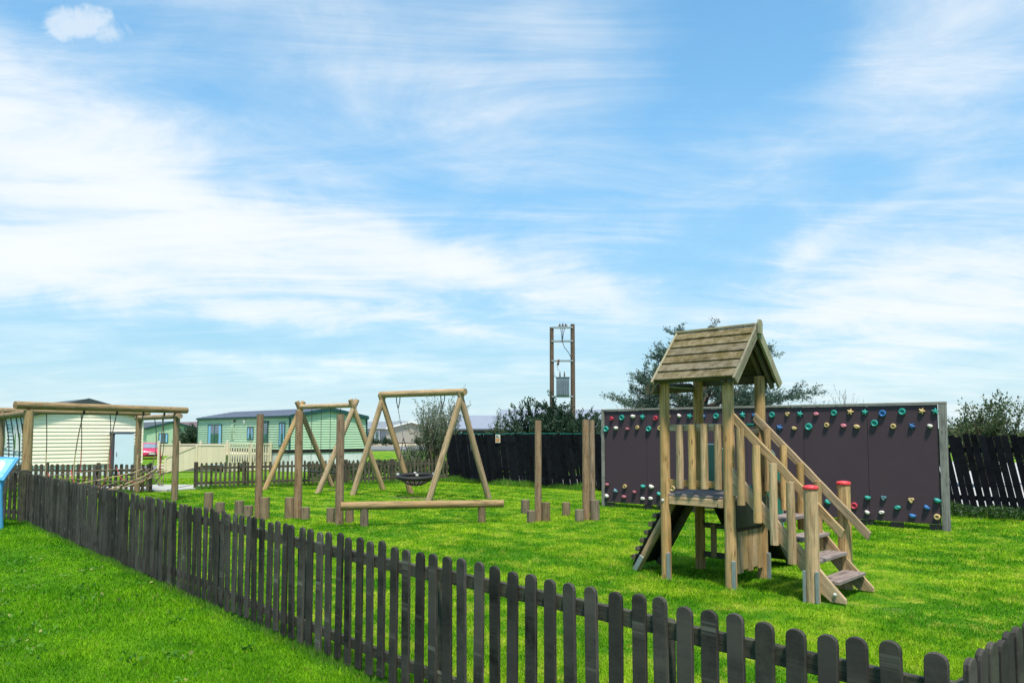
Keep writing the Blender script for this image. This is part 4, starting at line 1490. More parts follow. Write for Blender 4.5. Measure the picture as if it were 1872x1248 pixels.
    def window(s, face, a, b, z0, z1, trim='dgreen', bars=(), pane='pane'):
        """face 'l' = long side (a, b are distances along y), 'g' = gable (distances along x)"""
        def bx(mb, u0, u1, v0, v1, d0, d1):
            return mb.box(d0, d1, u0, u1, v0, v1) if face == 'l' else mb.box(u0, u1, d0, d1, v0, v1)
        fr = s.F()
        w = .075
        bx(fr, a, b, z0, z0 + w, -.060, -.023)
        bx(fr, a, b, z1 - w, z1, -.060, -.023)
        bx(fr, a, a + w, z0 + w + .001, z1 - w - .001, -.060, -.023)
        bx(fr, b - w, b, z0 + w + .001, z1 - w - .001, -.060, -.023)
        for f in bars:
            x = a + (b - a) * f
            bx(fr, x - .03, x + .03, z0 + w + .001, z1 - w - .001, -.057, -.024)
        o = fr.build('window', M[trim], s.t)
        p = s.F()
        bx(p, a + w * .6, b - w * .6, z0 + w * .6, z1 - w * .6, -.042, -.026)
        p.build('pane', M[pane], o)
        for (u0, u1) in ((a + w, a + w + (b - a) * .17), (b - w - (b - a) * .17, b - w)):
            q = s.F()
            bx(q, u0, u1, z0 + w, z1 - w, -.0445, -.0425)
            q.build('curtain', M['paleblue' if trim == 'dgreen' else 'white'], o)
        return o

    def slab(s, name, mat, x0, x1, y0, y1, z0, z1, parent=None):
        return s.F().box(x0, x1, y0, y1, z0, z1).build(name, M[mat], parent or s.t)


def cream_caravan():
    g = Lodge('caravan', 'cream clapboard caravan with dark roof behind the rope frame at the left', 'caravan', (-19.72, 30.0), terrain(0, 30), 45, 4.5, 10.5, .42, 2.50, 3.12)
    g.shell('cream', 'palewall', .155)
    g.roof('darkroof', 'darkroof', .12, .12, .07)
    g.slab('corner_trim', 'cream', -.022, .026, -.022, .026, .40, 2.5)
    g.slab('corner_trim', 'cream', g.W - .026, g.W + .022, -.022, .026, .40, 2.5)
    g.F().box(.04, g.W - .04, .06, .10, -.3, .40).build('skirting', M['skirt'], g.t)
    g.F().box(.06, .10, .2, g.L - .2, -.3, .40).build('skirting', M['skirt'], g.t)
    for a, b, z0, z1 in ((.35, .95, 1.0, 2.15), (1.15, 1.75, 1.0, 2.15), (3.0, 4.2, 1.1, 2.1), (5.6, 6.4, 1.1, 2.1)):
        g.window('l', a, b, z0, z1, 'skirt')
    # black steps and railing against the long side
    st = thing('entrance_steps', 'black railed steps against the side of the cream caravan at the left edge', 'steps', g.o + Vector((-1.6, .4, 0)))
    for k in range(3):
        g.F().box(-1.0, -.1, 2.0 + .3 * k, 2.3 + .3 * k, -.15, .15 + .15 * k).build('step', M['blackp'], st)
    for (x, y0, y1) in ((-1.0, 1.6, 3.2),):
        mb = g.F()
        mb.beam((x, y0, .75), (x, 2.4, 1.25), .06, .06)
        mb.beam((x, 2.4, 1.25), (x, y1, 1.25), .06, .06)
        mb.build('handrail', M['blackp'], st)
        for k in range(6):
            y = y0 + .1 + k * .28
            g.F().box(x - .02, x + .02, y - .02, y + .02, -.2, .72 + .5 * min(1, (y - y0) / .8)).build('baluster', M['blackp'], st)
    # storage locker beside it
    lo = Vector((-17.35, 31.75, terrain(0, 31.8)))
    t = thing('storage_locker', 'upright pale blue locker with a dark side against the cream caravan', 'locker', lo)
    F = lambda: MB(lo, g.ex)
    F().box(.25, 1.10, .0, .45, -.1, 1.80, (0, 0, 1)).build('body', M['darkwall'], t, .01)
    F().box(.31, 1.09, -.030, -.002, .05, 1.78, (0, 0, 1)).build('door', M['locker'], t, .008)
    F().box(.37, .40, -.055, -.031, .85, 1.0, (0, 0, 1)).build('handle', M['galv'], t)
    F().box(.22, 1.13, -.04, .48, 1.802, 1.84).build('lid', M['darkwall'], t)


cream_caravan()


def green_caravan():
    z0 = -.80
    g = Lodge('caravan', 'sage green clapboard caravan with slate roof and dark green window frames behind the swings', 'caravan', (-14.1, 47.0), z0, 45, 5.75, 14.3, 1.36, 3.46, 3.98)
    g.shell('green', 'green', .165)
    g.roof('slate', 'dgreen', .12, .07, .09, 7)
    for x in (0, g.W):
        g.slab('corner_trim', 'dgreen', x - .05, x + .05, -.05, .05, 1.30, 3.45)
    g.slab('corner_trim', 'dgreen', -.05, .05, g.L - .05, g.L + .05, 1.30, 3.45)
    g.F().box(.02, g.W - .02, .02, .14, 1.12, 1.35).build('chassis_rail', M['blackp'], g.t)
    g.F().box(.02, .14, .2, g.L, 1.12, 1.35).build('chassis_rail', M['blackp'], g.t)
    n = 6
    for k in range(n):
        a = .04 + (g.W - .08) * k / n
        g.F().box(a + .008, a + (g.W - .08) / n - .008, .06, .10, -.2, 1.11, (0, 0, 1)).build('skirting_panel', M['skirt'], g.t)
    for k in range(10):
        a = .2 + (g.L - .4) * k / 10
        g.F().box(.06, .10, a + .008, a + (g.L - .4) / 10 - .008, -.2, 1.11, (0, 0, 1)).build('skirting_panel', M['skirt'], g.t)
    g.window('l', .55, 1.32, 1.55, 3.10)
    g.window('l', 4.95, 5.85, 1.95, 2.85)
    g.window('l', 9.95, 12.35, 1.55, 3.05, bars=(.5,))
    # tall narrow door
    fr = g.F()
    fr.box(-.06, -.036, 2.80, 3.5, 1.36, 3.22)
    d = fr.build('door', M['dgreen'], g.t)
    g.F().box(-.07, -.061, 2.92, 3.38, 1.5, 3.05).build('pane', M['pane'], d)
    for (z0_, z1_) in ((2.5, 3.0), (1.98, 2.42)):
        v = g.slab('vent', 'green', -.060, -.023, 7.9, 8.45, z0_, z1_)
        for q in range(4):
            z = z0_ + .06 + q * (z1_ - z0_ - .1) / 4
            g.slab('louvre', 'dgreen' if z0_ < 2.2 else 'green', -.06, -.046, 7.96, 8.39, z, z + .04, v)
    g.F().lathe([(.06, 0), (.09, .08), (.05, .16), (0, .18)], (-.006, 7.8, 3.25), (-1, 0, 0), 10).build('outside_light', M['blackp'], g.t)
    g.slab('outside_light', 'white', -.10, -.006, 6.2, 6.32, 3.1, 3.32)


green_caravan()


def veranda():
    z0 = -.80
    P0 = Vector((-17.75, 46.5, z0))                     # front corner of the deck
    wallp = Vector((-15.72, 48.55, z0))                 # where its end meets the caravan
    Lf = Vector((-22.05, 46.15, z0))                    # far end of the ramp
    t = thing('veranda', 'cream panelled veranda with ramp and balustrade along the green caravan', 'veranda', ((P0 + Lf) / 2).to_tuple())
    de = (wallp - P0)
    le = de.length
    de.normalize()
    E = lambda: MB(P0, de)                              # end face: x from the front corner to the caravan, y behind it
    df = (P0 - Lf)
    lf = df.length
    df.normalize()
    Fr = lambda: MB(Lf, df)
    deck = MB()
    deck.prism([(P0.x, P0.y), (wallp.x, wallp.y), (wallp.x - 5.4, wallp.y + 5.4), (Lf.x - .8, Lf.y + 3.0)], (0, 0, z0 + 1.0), (1, 0, 0), (0, 1, 0), (0, 0, .08), (1, 0, 0))
    deck.build('deck', M['deckcream'], t)
    # end balustrade
    for x in (0.0, le * .5, le - .1):
        E().box(x - .06, x + .06, -.06, .06, 0, 1.80, (0, 0, 1)).build('post', M['deckcream'], t)
    E().box(.06, le, -.05, .05, 1.66, 1.74).build('top_rail', M['deckcream'], t)
    E().box(.06, le, -.04, .04, .52, .58).build('bottom_rail', M['deckcream'], t)
    k = .16
    while k < le - .1:
        E().box(k - .04, k + .04, -.016, .016, .585, 1.655, (0, 0, 1)).build('baluster', M['deckcream'], t)
        k += .165
    for x in (.2, .9, 1.6, 2.3):
        E().box(x, x + .55, -.02, .02, .02, .5, (0, 0, 1)).build('skirt_panel', M['deckcream'], t)
    # front: solid panels with a level rail, and the ramp's own sloping rail before it
    for x in (.08, 1.3, 2.6, lf - .1):
        Fr().box(x - .06, x + .06, -.06, .06, 0, 1.82, (0, 0, 1)).build('post', M['deckcream'], t)
        Fr().lathe([(.075, 0), (.085, .05), (.0, .10)], (x, 0, 1.82), (0, 0, 1), 4, None, math.pi / 4).build('post_cap', M['deckcream'], t)
    Fr().box(.1, lf - .1, -.05, .05, 1.66, 1.74).build('top_rail', M['deckcream'], t)
    npan = 12
    for q in range(npan):
        a, b = .15 + (lf - .3) * q / npan, .15 + (lf - .3) * (q + 1) / npan
        Fr().box(a + .004, b - .004, -.015, .015, 1.0, 1.655, (0, 0, 1)).build('panel_board', M['deckcream'], t)
    def rz(x):
        return .15 + .93 * min(1, x / (lf * .78))
    npan = 10
    for q in range(npan):
        a, b = .75 + (lf - .8) * q / npan, .75 + (lf - .8) * (q + 1) / npan
        zt = [min(1.62, .82 + .80 * min(1, (v - .75) / 1.9)) for v in (a, b)]
        zb = [max(.02, rz(v) - .55) for v in (a, b)]
        Fr().hexa([(a + .003, -.66, zb[0]), (b - .003, -.66, zb[1]), (b - .003, -.63, zb[1]), (a + .003, -.63, zb[0]),
                   (a + .003, -.66, zt[0]), (b - .003, -.66, zt[1]), (b - .003, -.63, zt[1]), (a + .003, -.63, zt[0])], (0, 0, 1)).build('ramp_board', M['deckcream'], t)
    mb = Fr()
    mb.beam((.72, -.645, .85), (2.65, -.645, 1.66), .09, .06)
    mb.beam((2.65, -.645, 1.66), (lf, -.645, 1.66), .09, .06)
    mb.build('ramp_rail', M['deckcream'], t)
    for x in (.75, 2.6, lf - .02):
        Fr().box(x - .05, x + .05, -.725, -.665, 0, 1.62 if x > 2 else .9, (0, 0, 1)).build('ramp_post', M['deckcream'], t)
    Fr().hexa([(.2, -.62, .04), (lf, -.62, 1.0), (lf, -.05, 1.0), (.2, -.05, .04), (.2, -.62, .10), (lf, -.62, 1.08), (lf, -.05, 1.08), (.2, -.05, .10)], (1, 0, 0)).build('ramp_floor', M['deckcream'], t)
    for k in range(3):
        Fr().box(.15, .7, -.012, .012, .22 + .20 * k, .33 + .20 * k).build('end_board', M['deckcream'], t)


veranda()


def far_lodges():
    # pale green caravan beyond the red car
    g = Lodge('caravan', 'distant pale green caravan behind the red car', 'caravan', (-40.4, 82.0), -.75, 40, 5.2, 12, .6, 2.85, 3.55)
    g.shell('green', 'green', .3, False, False)
    g.roof('darkroof', 'dgreen', .15, .2)
    g.window('g', 1.2, 2.2, 1.2, 2.3)
    # brown house between it and the green caravan
    g = Lodge('lodge', 'distant brown lodge with a little gabled porch left of the green caravan', 'lodge', (-38.2, 90.0), -.55, 52, 5.0, 12, .5, 2.6, 3.45)
    g.shell('brownwall', 'brownwall', .3, False, False)
    g.roof('brownroof', 'brownroof', .2, .3)
    g.window('l', .8, 2.0, 1.0, 2.2, 'brownroof')
    g.window('l', 3.4, 4.2, 1.0, 2.2, 'brownroof')
    g.F().box(1.6, 2.8, -.05, -.004, .5, 2.5).build('porch_opening', M['darkwall'], g.t)
    g.F().prism([(-.3, 2.55), (2.2, 2.55), (.95, 3.5)], (0, -.9, 0), (1, 0, 0), (0, 0, 1), (0, 1.4, 0), (0, 1, 0)).build('porch_gable', M['brownroof'], g.t)
    # blue bin beside the veranda
    # lavender-grey lodge in the middle distance
    g = Lodge('lodge', 'lavender grey lodge with taupe gable end beyond the gap between the swings', 'lodge', (-17.6, 104.0), -.16, 45, 8.2, 14.0, .35, 2.45, 3.35)
    g.shell('tanwall', 'greywall', .25, False, False)
    g.roof('greyroof', 'white', .25, .35, .08)
    g.window('l', 1.6, 2.9, .6, 2.1, 'white', (.5,))
    g.window('l', 4.0, 4.9, 1.0, 2.1, 'white')
    g.window('l', 10.0, 11.8, .7, 2.1, 'white', (.5,))
    g.window('l', 6.5, 7.3, 1.1, 2.0, 'white')
    mb = g.F()
    mb.prism([(8.4, 2.2), (11.6, 2.2), (10.0, 3.25)], (-.8, 0, 0), (0, 1, 0), (0, 0, 1), (2.2, 0, 0), (1, 0, 0))
    mb.build('dormer_gable', M['greywall'], g.t)
    for sd in (-1, 1):
        mb = g.F()
        mb.beam((-.82, 10.0 + sd * 1.9, 2.12), (-.82, 10.0, 3.35), .06, .16, (0, 0, 1))
        mb.build('dormer_bargeboard', M['white'], g.t)
    for k in range(8):
        g.F().box(-2.4, -2.33, 8.0 + k * .55, 8.07 + k * .55, .3, 1.3).build('veranda_post', M['white'], g.t)
    g.F().box(-2.42, -2.31, 7.9, 12.0, 1.3, 1.37).build('veranda_rail', M['white'], g.t)
    g.F().box(-2.4, -.1, 7.9, 12.0, .2, .32).build('veranda_deck', M['frame'], g.t)
    # dark house behind the black fence
    g = Lodge('house', 'dark walled house with slate grey roof showing above the black fence', 'house', (1.15, 48.0), -.75, 84, 5.2, 5.15, .2, 2.62, 3.45)
    g.shell('darkwall', 'darkwall', .3, False, False)
    g.roof('paleroof', 'darkwall', .2, .25)
    g.window('l', 3.0, 3.9, 1.2, 2.3, 'white')
    # pale roofed house behind the evergreen bush
    g = Lodge('house', 'far house with long pale roof and upstairs window behind the evergreen bush', 'house', (10.6, 74.0), -.6, 86, 7.5, 12.0, .2, 2.7, 4.55)
    g.shell('greywall', 'greywall', .3, False, False)
    g.roof('paleroof', 'darkroof', .2, .3)
    g.window('l', 8.6, 9.4, 1.3, 2.3, 'white')
    g.F().box(.5, 1.5, 10.2, 10.9, 3.0, 4.0).build('roof_window', M['darkwall'], g.t)


far_lodges()
bx = Vector((-37.0, 86.2, terrain(0, 86)))
t = thing('wheelie_bin', 'small blue bin in front of the distant brown lodge', 'bin', bx)
MB(bx).hexa([(-.32, -.3, .05), (.32, -.3, .05), (.32, .3, .05), (-.32, .3, .05), (-.4, -.36, 1.3), (.4, -.36, 1.3), (.4, .36, 1.3), (-.4, .36, 1.3)], (0, 0, 1)).build('body', M['bluebin'], t, .04)
MB(bx).hexa([(-.42, -.4, 1.3), (.42, -.4, 1.3), (.42, .4, 1.3), (-.42, .4, 1.3), (-.38, -.36, 1.36), (.38, -.36, 1.36), (.36, .36, 1.42), (-.36, .36, 1.42)], (1, 0, 0)).build('lid', M['bluebin'], t, .02)


# ------------------------------------------------------------------ red car
def car():
    c = Vector((-33.6, 69.0, -.77))
    t = thing('parked_car', 'crimson hatchback parked nose towards the viewer beyond the gateway', 'car', c)
    d = Vector((.86, .50, 0))                           # car's own left-to-right as we see it
    F = lambda: MB(c, d)                                # x across, y to the rear
    def loft(rows, name, mat, parent, bev=0):
        mb = F()
        n = len(rows[0])
        for r in rows:
            mb.vs += [mb.P(p) for p in r]
        for k in range(len(rows) - 1):
            for i in range(n):
                j = (i + 1) % n
                mb.face([k * n + i, k * n + j, (k + 1) * n + j, (k + 1) * n + i], mb.D((0, 1, 0)), None, True)
        mb.face(list(reversed(range(n))), mb.D((1, 0, 0)))
        mb.face([(len(rows) - 1) * n + i for i in range(n)], mb.D((1, 0, 0)))
        return mb.build(name, M[mat], parent)

    def sec(y, w, z0, z1, wt):
        zm = z0 + (z1 - z0) * .55
        return [(-w * .94, y, z0), (w * .94, y, z0), (w, y, zm), (wt, y, z1 - .03), (wt * .85, y, z1), (-wt * .85, y, z1), (-wt, y, z1 - .03), (-w, y, zm)]
    body = loft([sec(-1.98, .62, .30, .58, .55), sec(-1.90, .78, .22, .72, .66), sec(-1.6, .86, .20, .84, .74), (sec(-.95, .88, .20, .98, .80)), sec(0, .88, .20, 1.0, .82), sec(1.3, .88, .20, 1.02, .82), sec(1.85, .82, .25, .98, .76), sec(1.98, .74, .32, .80, .66)], 'body', 'carred', t)
    loft([sec(-1.0, .80, .95, 1.0, .78), sec(-.35, .76, .96, 1.40, .58), sec(.2, .76, .96, 1.47, .58), sec(1.2, .75, .97, 1.45, .56), sec(1.8, .74, .97, 1.05, .70)], 'cabin', 'carred', t)
    ws = F()
    ws.hexa([(-.72, -1.02, 1.0), (.72, -1.02, 1.0), (.72, -.99, 1.0), (-.72, -.99, 1.0), (-.56, -.385, 1.385), (.56, -.385, 1.385), (.56, -.34, 1.385), (-.56, -.34, 1.385)], (1, 0, 0))
    ws.build('windscreen', M['carglass'], t)
    for s in (-1, 1):
        F().hexa([(s * .795, -.7, 1.0), (s * .80, 1.4, 1.02), (s * .76, 1.4, 1.02), (s * .755, -.7, 1.0), (s * .655, -.2, 1.38), (s * .655, 1.1, 1.38), (s * .62, 1.1, 1.38), (s * .62, -.2, 1.38)], (0, 1, 0)).build('side_window', M['carglass'], t)
        F().lathe([(.13, 0), (.12, .04), (.06, .07), (0, .07)], (s * .60, -1.86, .66), (s * .25, -1, .15), 12, lambda a: 1 / math.sqrt((math.cos(a) / 1.4) ** 2 + (math.sin(a) / .75) ** 2)).build('headlight', M['lamp'], t)
        F().box(s * .88, s * 1.02, -.82, -.70, .98, 1.10).build('mirror', M['carred'], t)
        for y in (-1.25, 1.25):
            w = F().lathe([(.20, -.09), (.29, -.10), (.31, -.06), (.31, .06), (.29, .10), (.20, .09)], (s * .80, y, .31), (1, 0, 0), 18).build('wheel', M['tyre'], t)
            F().lathe([(.19, 0), (.17, .03), (.05, .035), (0, .03)], (s * .885, y, .31), (s, 0, 0), 14).build('rim', M['galv'], w)
    F().box(-.55, .55, -2.0, -1.93, .30, .42).build('grille', M['blackp'], t)
    F().box(-.35, .35, -2.0, -1.93, .58, .64).build('grille', M['blackp'], t)
    F().box(-.27, .27, -2.025, -1.99, .44, .55).build('number_plate', M['white'], t)


car()


# ------------------------------------------------------------------ electricity pole pair with transformer
def hpole():
    z0 = -.80
    o = Vector((2.70, 50, z0))
    d = Vector((.998, -.06, 0))
    t = thing('electricity_pole', 'twin wooden electricity poles carrying a grey transformer above the evergreen bush', 'electricity pole', o + d * .7)
    F = lambda: MB(o, d)
    F().log((0, 0, -.2), (0, 0, 9.58), .165, .135, 14, 8, .004).build('pole', M['pole'], t)
    F().log((1.42, 0, -.2), (1.42, 0, 9.78), .175, .145, 14, 8, .004).build('pole', M['pole'], t)
    for z in (9.55, 8.62, 7.28, 4.86):
        F().box(-.02, 1.44, -.19, -.10, z - .05, z + .05).build('crossarm', M['galv'], t)
        F().box(-.02, 1.44, .10, .19, z - .05, z + .05).build('crossarm', M['galv'], t)
    F().box(.30, 1.18, -.42, .30, 4.92, 6.12, (0, 0, 1)).build('transformer', M['box'], t, .04)
    for k in range(6):
        x = .36 + k * .15
        F().box(x - .015, x + .015, -.52, -.421, 5.05, 5.95, (0, 0, 1)).build('cooling_fin', M['box'], t)
    F().box(.27, 1.21, -.45, .33, 6.121, 6.17).build('transformer_lid', M['box'], t, .01)
    for x in (.55, .85):
        F().lathe([(.05, 0), (.07, .05), (.04, .09), (.065, .14), (.035, .18), (.055, .23), (.03, .28), (.03, .40), (0, .40)], (x, -.05, 6.17), (0, 0, 1), 10).build('insulator', M['pole'], t)
    F().tube([(.27, -.2, 6.15), (.12, -.2, 6.35), (.2, -.2, 6.45)], .03, 5).build('bracket', M['galv'], t)
    for x, z in ((.55, 9.72), (.75, 9.74), (.95, 9.72)):
        F().lathe([(.045, -.12), (.07, -.06), (.04, -.02), (.065, .03), (.03, .08), (0, .08)], (x, -.14, z), (0, 0, 1), 8).build('insulator', M['pole'], t)
    F().beam((.40, -.14, 9.62), (1.1, -.14, 9.66), .07, .09).build('switch_bar', M['galv'], t)
    F().tube([(.60, -.16, 9.62), (.66, -.2, 9.1), (.70, -.2, 8.65), (.85, -.2, 8.2), (1.15, -.2, 7.8), (1.36, -.2, 7.35)], .022, 5).build('cable', M['blackp'], t)
    F().tube([(.90, -.16, 9.62), (.82, -.2, 9.2), (.72, -.2, 8.65)], .020, 5).build('cable', M['blackp'], t)
    F().tube([(.75, -.16, 9.62), (.74, -.2, 9.1), (.71, -.2, 8.7)], .020, 5).build('cable', M['blackp'], t)
    F().lathe([(.05, -.25), (.09, -.15), (.05, -.05), (.09, .05), (.04, .15), (0, .2)], (.45, -.22, 7.2), (.2, 0, 1), 8).build('insulator', M['pole'], t)
    F().tube([(.42, -.2, 7.0), (.36, -.2, 6.8), (.50, -.1, 6.6)], .012, 5).build('cable', M['blackp'], t)


hpole()


# ------------------------------------------------------------------ trees and bushes
def leaf_cloud(name, pts, dirs, size, mat, parent, org, aspect=2.2, seed=1, tri=False):
    """many small leaf faces; pts and dirs are arrays of positions and preferred directions"""
    rs = np.random.RandomState(seed)
    n = len(pts)
    pts = np.asarray(pts, 'f') - np.array(org, 'f')
    d = np.asarray(dirs, 'f') + rs.normal(0, .45, (n, 3))
    d /= np.linalg.norm(d, axis=1, keepdims=True) + 1e-6
    s = np.cross(d, rs.normal(0, 1, (n, 3)))
    s /= np.linalg.norm(s, axis=1, keepdims=True) + 1e-6
    ln = (size * rs.uniform(.6, 1.35, n))[:, None].astype('f')
    wd = ln / aspect
    v = np.stack([pts, pts + d * ln * .5 + s * wd * .5, pts + d * ln, pts + d * ln * .5 - s * wd * .5], 1).reshape(-1, 3)
    me = bpy.data.meshes.new(name)
    me.vertices.add(4 * n)
    me.vertices.foreach_set('co', v.astype('f').ravel())
    me.loops.add(4 * n)
    me.loops.foreach_set('vertex_index', np.arange(4 * n, dtype='i'))
    me.polygons.add(n)
    me.polygons.foreach_set('loop_start', np.arange(0, 4 * n, 4, dtype='i'))
    me.update()
    a = me.attributes.new('rnd', 'FLOAT', 'POINT')
    a.data.foreach_set('value', np.repeat(rs.uniform(0, 1, n), 4).astype('f'))
    me.materials.append(mat)
    o = bpy.data.objects.new(name, me)
    C.objects.link(o)
    if parent is not None:
        o.parent = parent
    o['kind'] = 'stuff'
    return o


def grow(base, dirn, length, r, depth, rng, spread, up, segs=4, twigs=None, out=None, droop=0.0):
    """recursive limb paths: list of (points, radii)"""
    p = Vector(base)
    d = Vector(dirn).normalized()
    pts, rs = [p.copy()], [r]
    for k in range(segs):
        d = (d + Vector((rng.gauss(0, .13), rng.gauss(0, .13), rng.gauss(0, .10) + up * .16 - droop * .1))).normalized()
        p = p + d * (length / segs)
        pts.append(p.copy())
        rs.append(max(.004, r * (1 - .75 * (k + 1) / segs)))
    out.append((pts, rs, depth))
    if depth > 0:
        for c in range(twigs):
            f = rng.uniform(.25, 1.0)
            k = min(segs - 1, int(f * segs))
            q = pts[k].lerp(pts[k + 1], f * segs - k)
            dd = (d + Vector((rng.gauss(0, 1), rng.gauss(0, 1), rng.gauss(0, .55))) * spread).normalized()
            grow(q, dd, length * rng.uniform(.40, .62), rs[k] * .55, depth - 1, rng, spread, up, max(2, segs - 1), twigs, out, droop)


def limbs(t, out, mat, name='branch', keep=1):
    mb = MB()
    for pts, rs, dep in out:
        mb.tube(pts, rs, 6 if dep > keep else 4)
    o = mb.build(name, mat, t)
    return o


def points_along(out, per_m, rng, mindepth_leaf=0, jitter=.05):
    P, D = [], []
    for pts, rs, dep in out:
        if dep > mindepth_leaf:
            continue
        for a, b in zip(pts, pts[1:]):
            seg = b - a
            for _ in range(max(1, int(seg.length * per_m + rng.random()))):
                f = rng.random()
                P.append(tuple(a + seg * f + Vector((rng.gauss(0, jitter), rng.gauss(0, jitter), rng.gauss(0, jitter)))))
                D.append(tuple(seg.normalized()))
    return P, D


def cypress():
    rng = random.Random(21)
    b = Vector((6.25, 24.0, -.02))
    t = thing('cypress_tree', 'sparse dark cypress tree with spreading layered limbs behind the play tower', 'tree', b)
    out = []
    trunk = [(b + Vector((.0, 0, -.2)), .20), (b + Vector((.05, 0, 1.2)), .17), (b + Vector((-.05, .05, 2.4)), .14), (b + Vector((.10, 0, 3.6)), .10), (b + Vector((.25, 0, 4.1)), .05)]
    MB().tube([p for p, r in trunk], [r for p, r in trunk], 10).build('trunk', M['trunk'], t)
    # limbs: (height, compass in picture: x, depth), length, rise
    spec = [(1.7, -1, .3, 2.2, .03), (1.9, -1, -.3, 2.5, .10), (2.2, -.9, .4, 2.6, .20), (2.7, -1, -.2, 2.5, .34), (3.1, -.9, .3, 2.2, .52), (3.5, -.75, -.3, 2.0, .8),
            (1.7, 1, .2, 2.0, -.05), (2.0, 1, -.2, 2.2, .10), (2.4, .9, .5, 2.3, .22), (2.8, 1, -.3, 2.2, .28), (3.3, .8, .4, 1.7, .5), (3.7, .6, -.2, 1.6, .9),
            (3.9, -.3, .3, 1.5, 1.6), (4.2, .4, .2, 1.4, 1.8), (4.3, -.5, -.3, 1.3, 1.3), (2.3, .1, -1, 1.6, .2), (2.9, -.2, -1, 1.5, .3), (2.6, .2, 1, 1.7, .2), (3.3, .1, 1, 1.4, .6),
            (4.5, .3, 0, 1.1, 2.0), (1.55, -.7, -.7, 1.7, .0), (1.6, .7, -.7, 1.8, .0), (2.1, .5, -.8, 1.7, .15), (2.0, -.5, -.8, 1.7, .15)]
    for (h, x, y, ln, rise) in spec:
        h = h * .90 if h > 2.5 else h
        if x < -.4:
            ln *= .80
        if rise > .7:
            rise, ln = rise * .45, ln * .88
        base = b + Vector((.03, 0, h))
        grow(base, (x, y, rise), ln * rng.uniform(.86, 1.08), .062, 2, rng, .55, .22, 5, 7, out)
    limbs(t, out, M['trunk'])
    P, D = points_along(out, 185, rng, 1, .045)
    # needles sit in tufts: thin out by a coarse noise so sky shows between
    keep = [i for i, p in enumerate(P) if mnoise.noise(Vector(p) * 1.6) > -.25]
    leaf_cloud('crown', [P[i] for i in keep], [D[i] for i in keep], .070, M['cypress'], t, b, 2.4, 3)


cypress()


def bush(name, label, b, w, h, mat, leaf, n_limb, per_m, seed, up=.5, spread=.6, rng_h=.25, aspect=1.9, lean=.5, depth=2, twigs=5, cat='bush'):
    rng = random.Random(seed)
    b = Vector(b)
    t = thing(name, label, cat, b)
    out = []
    for k in range(n_limb):
        an = 2 * math.pi * (k + rng.random() * .7) / n_limb
        rr = rng.random() ** .6
        x, y = math.cos(an) * rr, math.sin(an) * rr
        tip = Vector((x * w / 2 * .92, y * w / 2 * .7, h * rng.uniform(1 - rng_h, .92) * (1 - .38 * rr * rr)))
        grow(b + Vector((x * w * .08, y * w * .08, 0)), tip, tip.length * .86, .045 * h / 2.5, depth, rng, spread, up, 5, twigs, out)
    MB().tube([b + Vector((0, 0, -.2)), b + Vector((.02, .01, h * .18))], [.09 * h / 2.5, .06 * h / 2.5], 8).build('trunk', M['trunk'], t)
    limbs(t, out, M['trunk'])
    P, D = points_along(out, per_m, rng, depth - 1, leaf * .45)
    leaf_cloud('crown', P, D, leaf, M[mat], t, b, aspect, seed)
    return t


bush('evergreen_bush', 'dense dark evergreen bush behind the black fence, below the electricity pole', (1.62, 27.0, terrain(0, 27)), 2.6, 2.75, 'bushdark', .085, 40, 125, 5, .35, .8, .24)
bush('willow_bush', 'tall wispy grey green bush showing through the frame of the basket swing', (-3.25, 33.0, terrain(0, 33)), 2.3, 3.25, 'willow', .10, 26, 17, 6, .95, .38, .30, 2.6)
bush('low_bush', 'pale low shrub at the left foot of the wispy bush', (-4.4, 33.5, terrain(0, 33.5)), 1.6, 1.3, 'willow', .08, 14, 18, 61, .5, .6, .3, 2.2)
bush('thorn_bush', 'round leafy bush right of the climbing wall, above the black fence', (14.2, 22.2, 0), 1.85, 2.62, 'thornleaf', .085, 26, 30, 7, .5, .62, .25)
bush('hedge_bush', 'bush cut by the right edge of the picture behind the black fence', (16.5, 22.5, 0), 1.8, 1.95, 'thornleaf', .085, 20, 30, 8, .5, .6, .25)
bush('twiggy_shrub', 'bare twigs of a shrub poking above the top of the climbing wall', (11.0, 25.0, 0), 1.5, 2.50, 'bushdark', .06, 22, 2.0, 9, .9, .35, .14, 2.5)
bush('slim_sapling', 'thin young tree rising in front of the dark house roof', (-.80, 34.0, terrain(0, 34)), .55, 2.55, 'thornleaf', .08, 7, 22, 10, .9, .35, .3, cat='tree')
bush('small_bush', 'low bush in front of the dark house, just above the black fence', (.35, 33.0, terrain(0, 33)), 1.0, 1.95, 'bushdark', .08, 14, 26, 11, .4, .7, .3)
bush('dark_shrub', 'dark rounded shrub above the red car', (-32.2, 66.0 + 8, -.77), 2.6, 3.0, 'bushdark', .15, 16, 30, 12, .4, .7, .25)
bush('twiggy_shrub', 'thin twigs just left of the play tower above the wall', (4.3, 24.6, 0), 1.3, 2.45, 'cypress', .06, 14, 5, 13, .9, .4, .14, 2.5)
for (x, y, w_, h_, lb) in ((-15.8, 93.5, 1.8, 1.0, 'small round garden bush left of the grey lodge steps'), (-11.6, 93.0, 2.2, 1.1, 'small round garden bush below the taupe gable'), (-17.6, 94.0, 1.5, .9, 'low garden bush at the left end of the grey lodge')):
    bush('garden_bush', lb, (x, y, terrain(0, y) + .2), w_, h_, 'bushdark', .16, 10, 18, int(abs(x) * 10), .3, .7, .3)


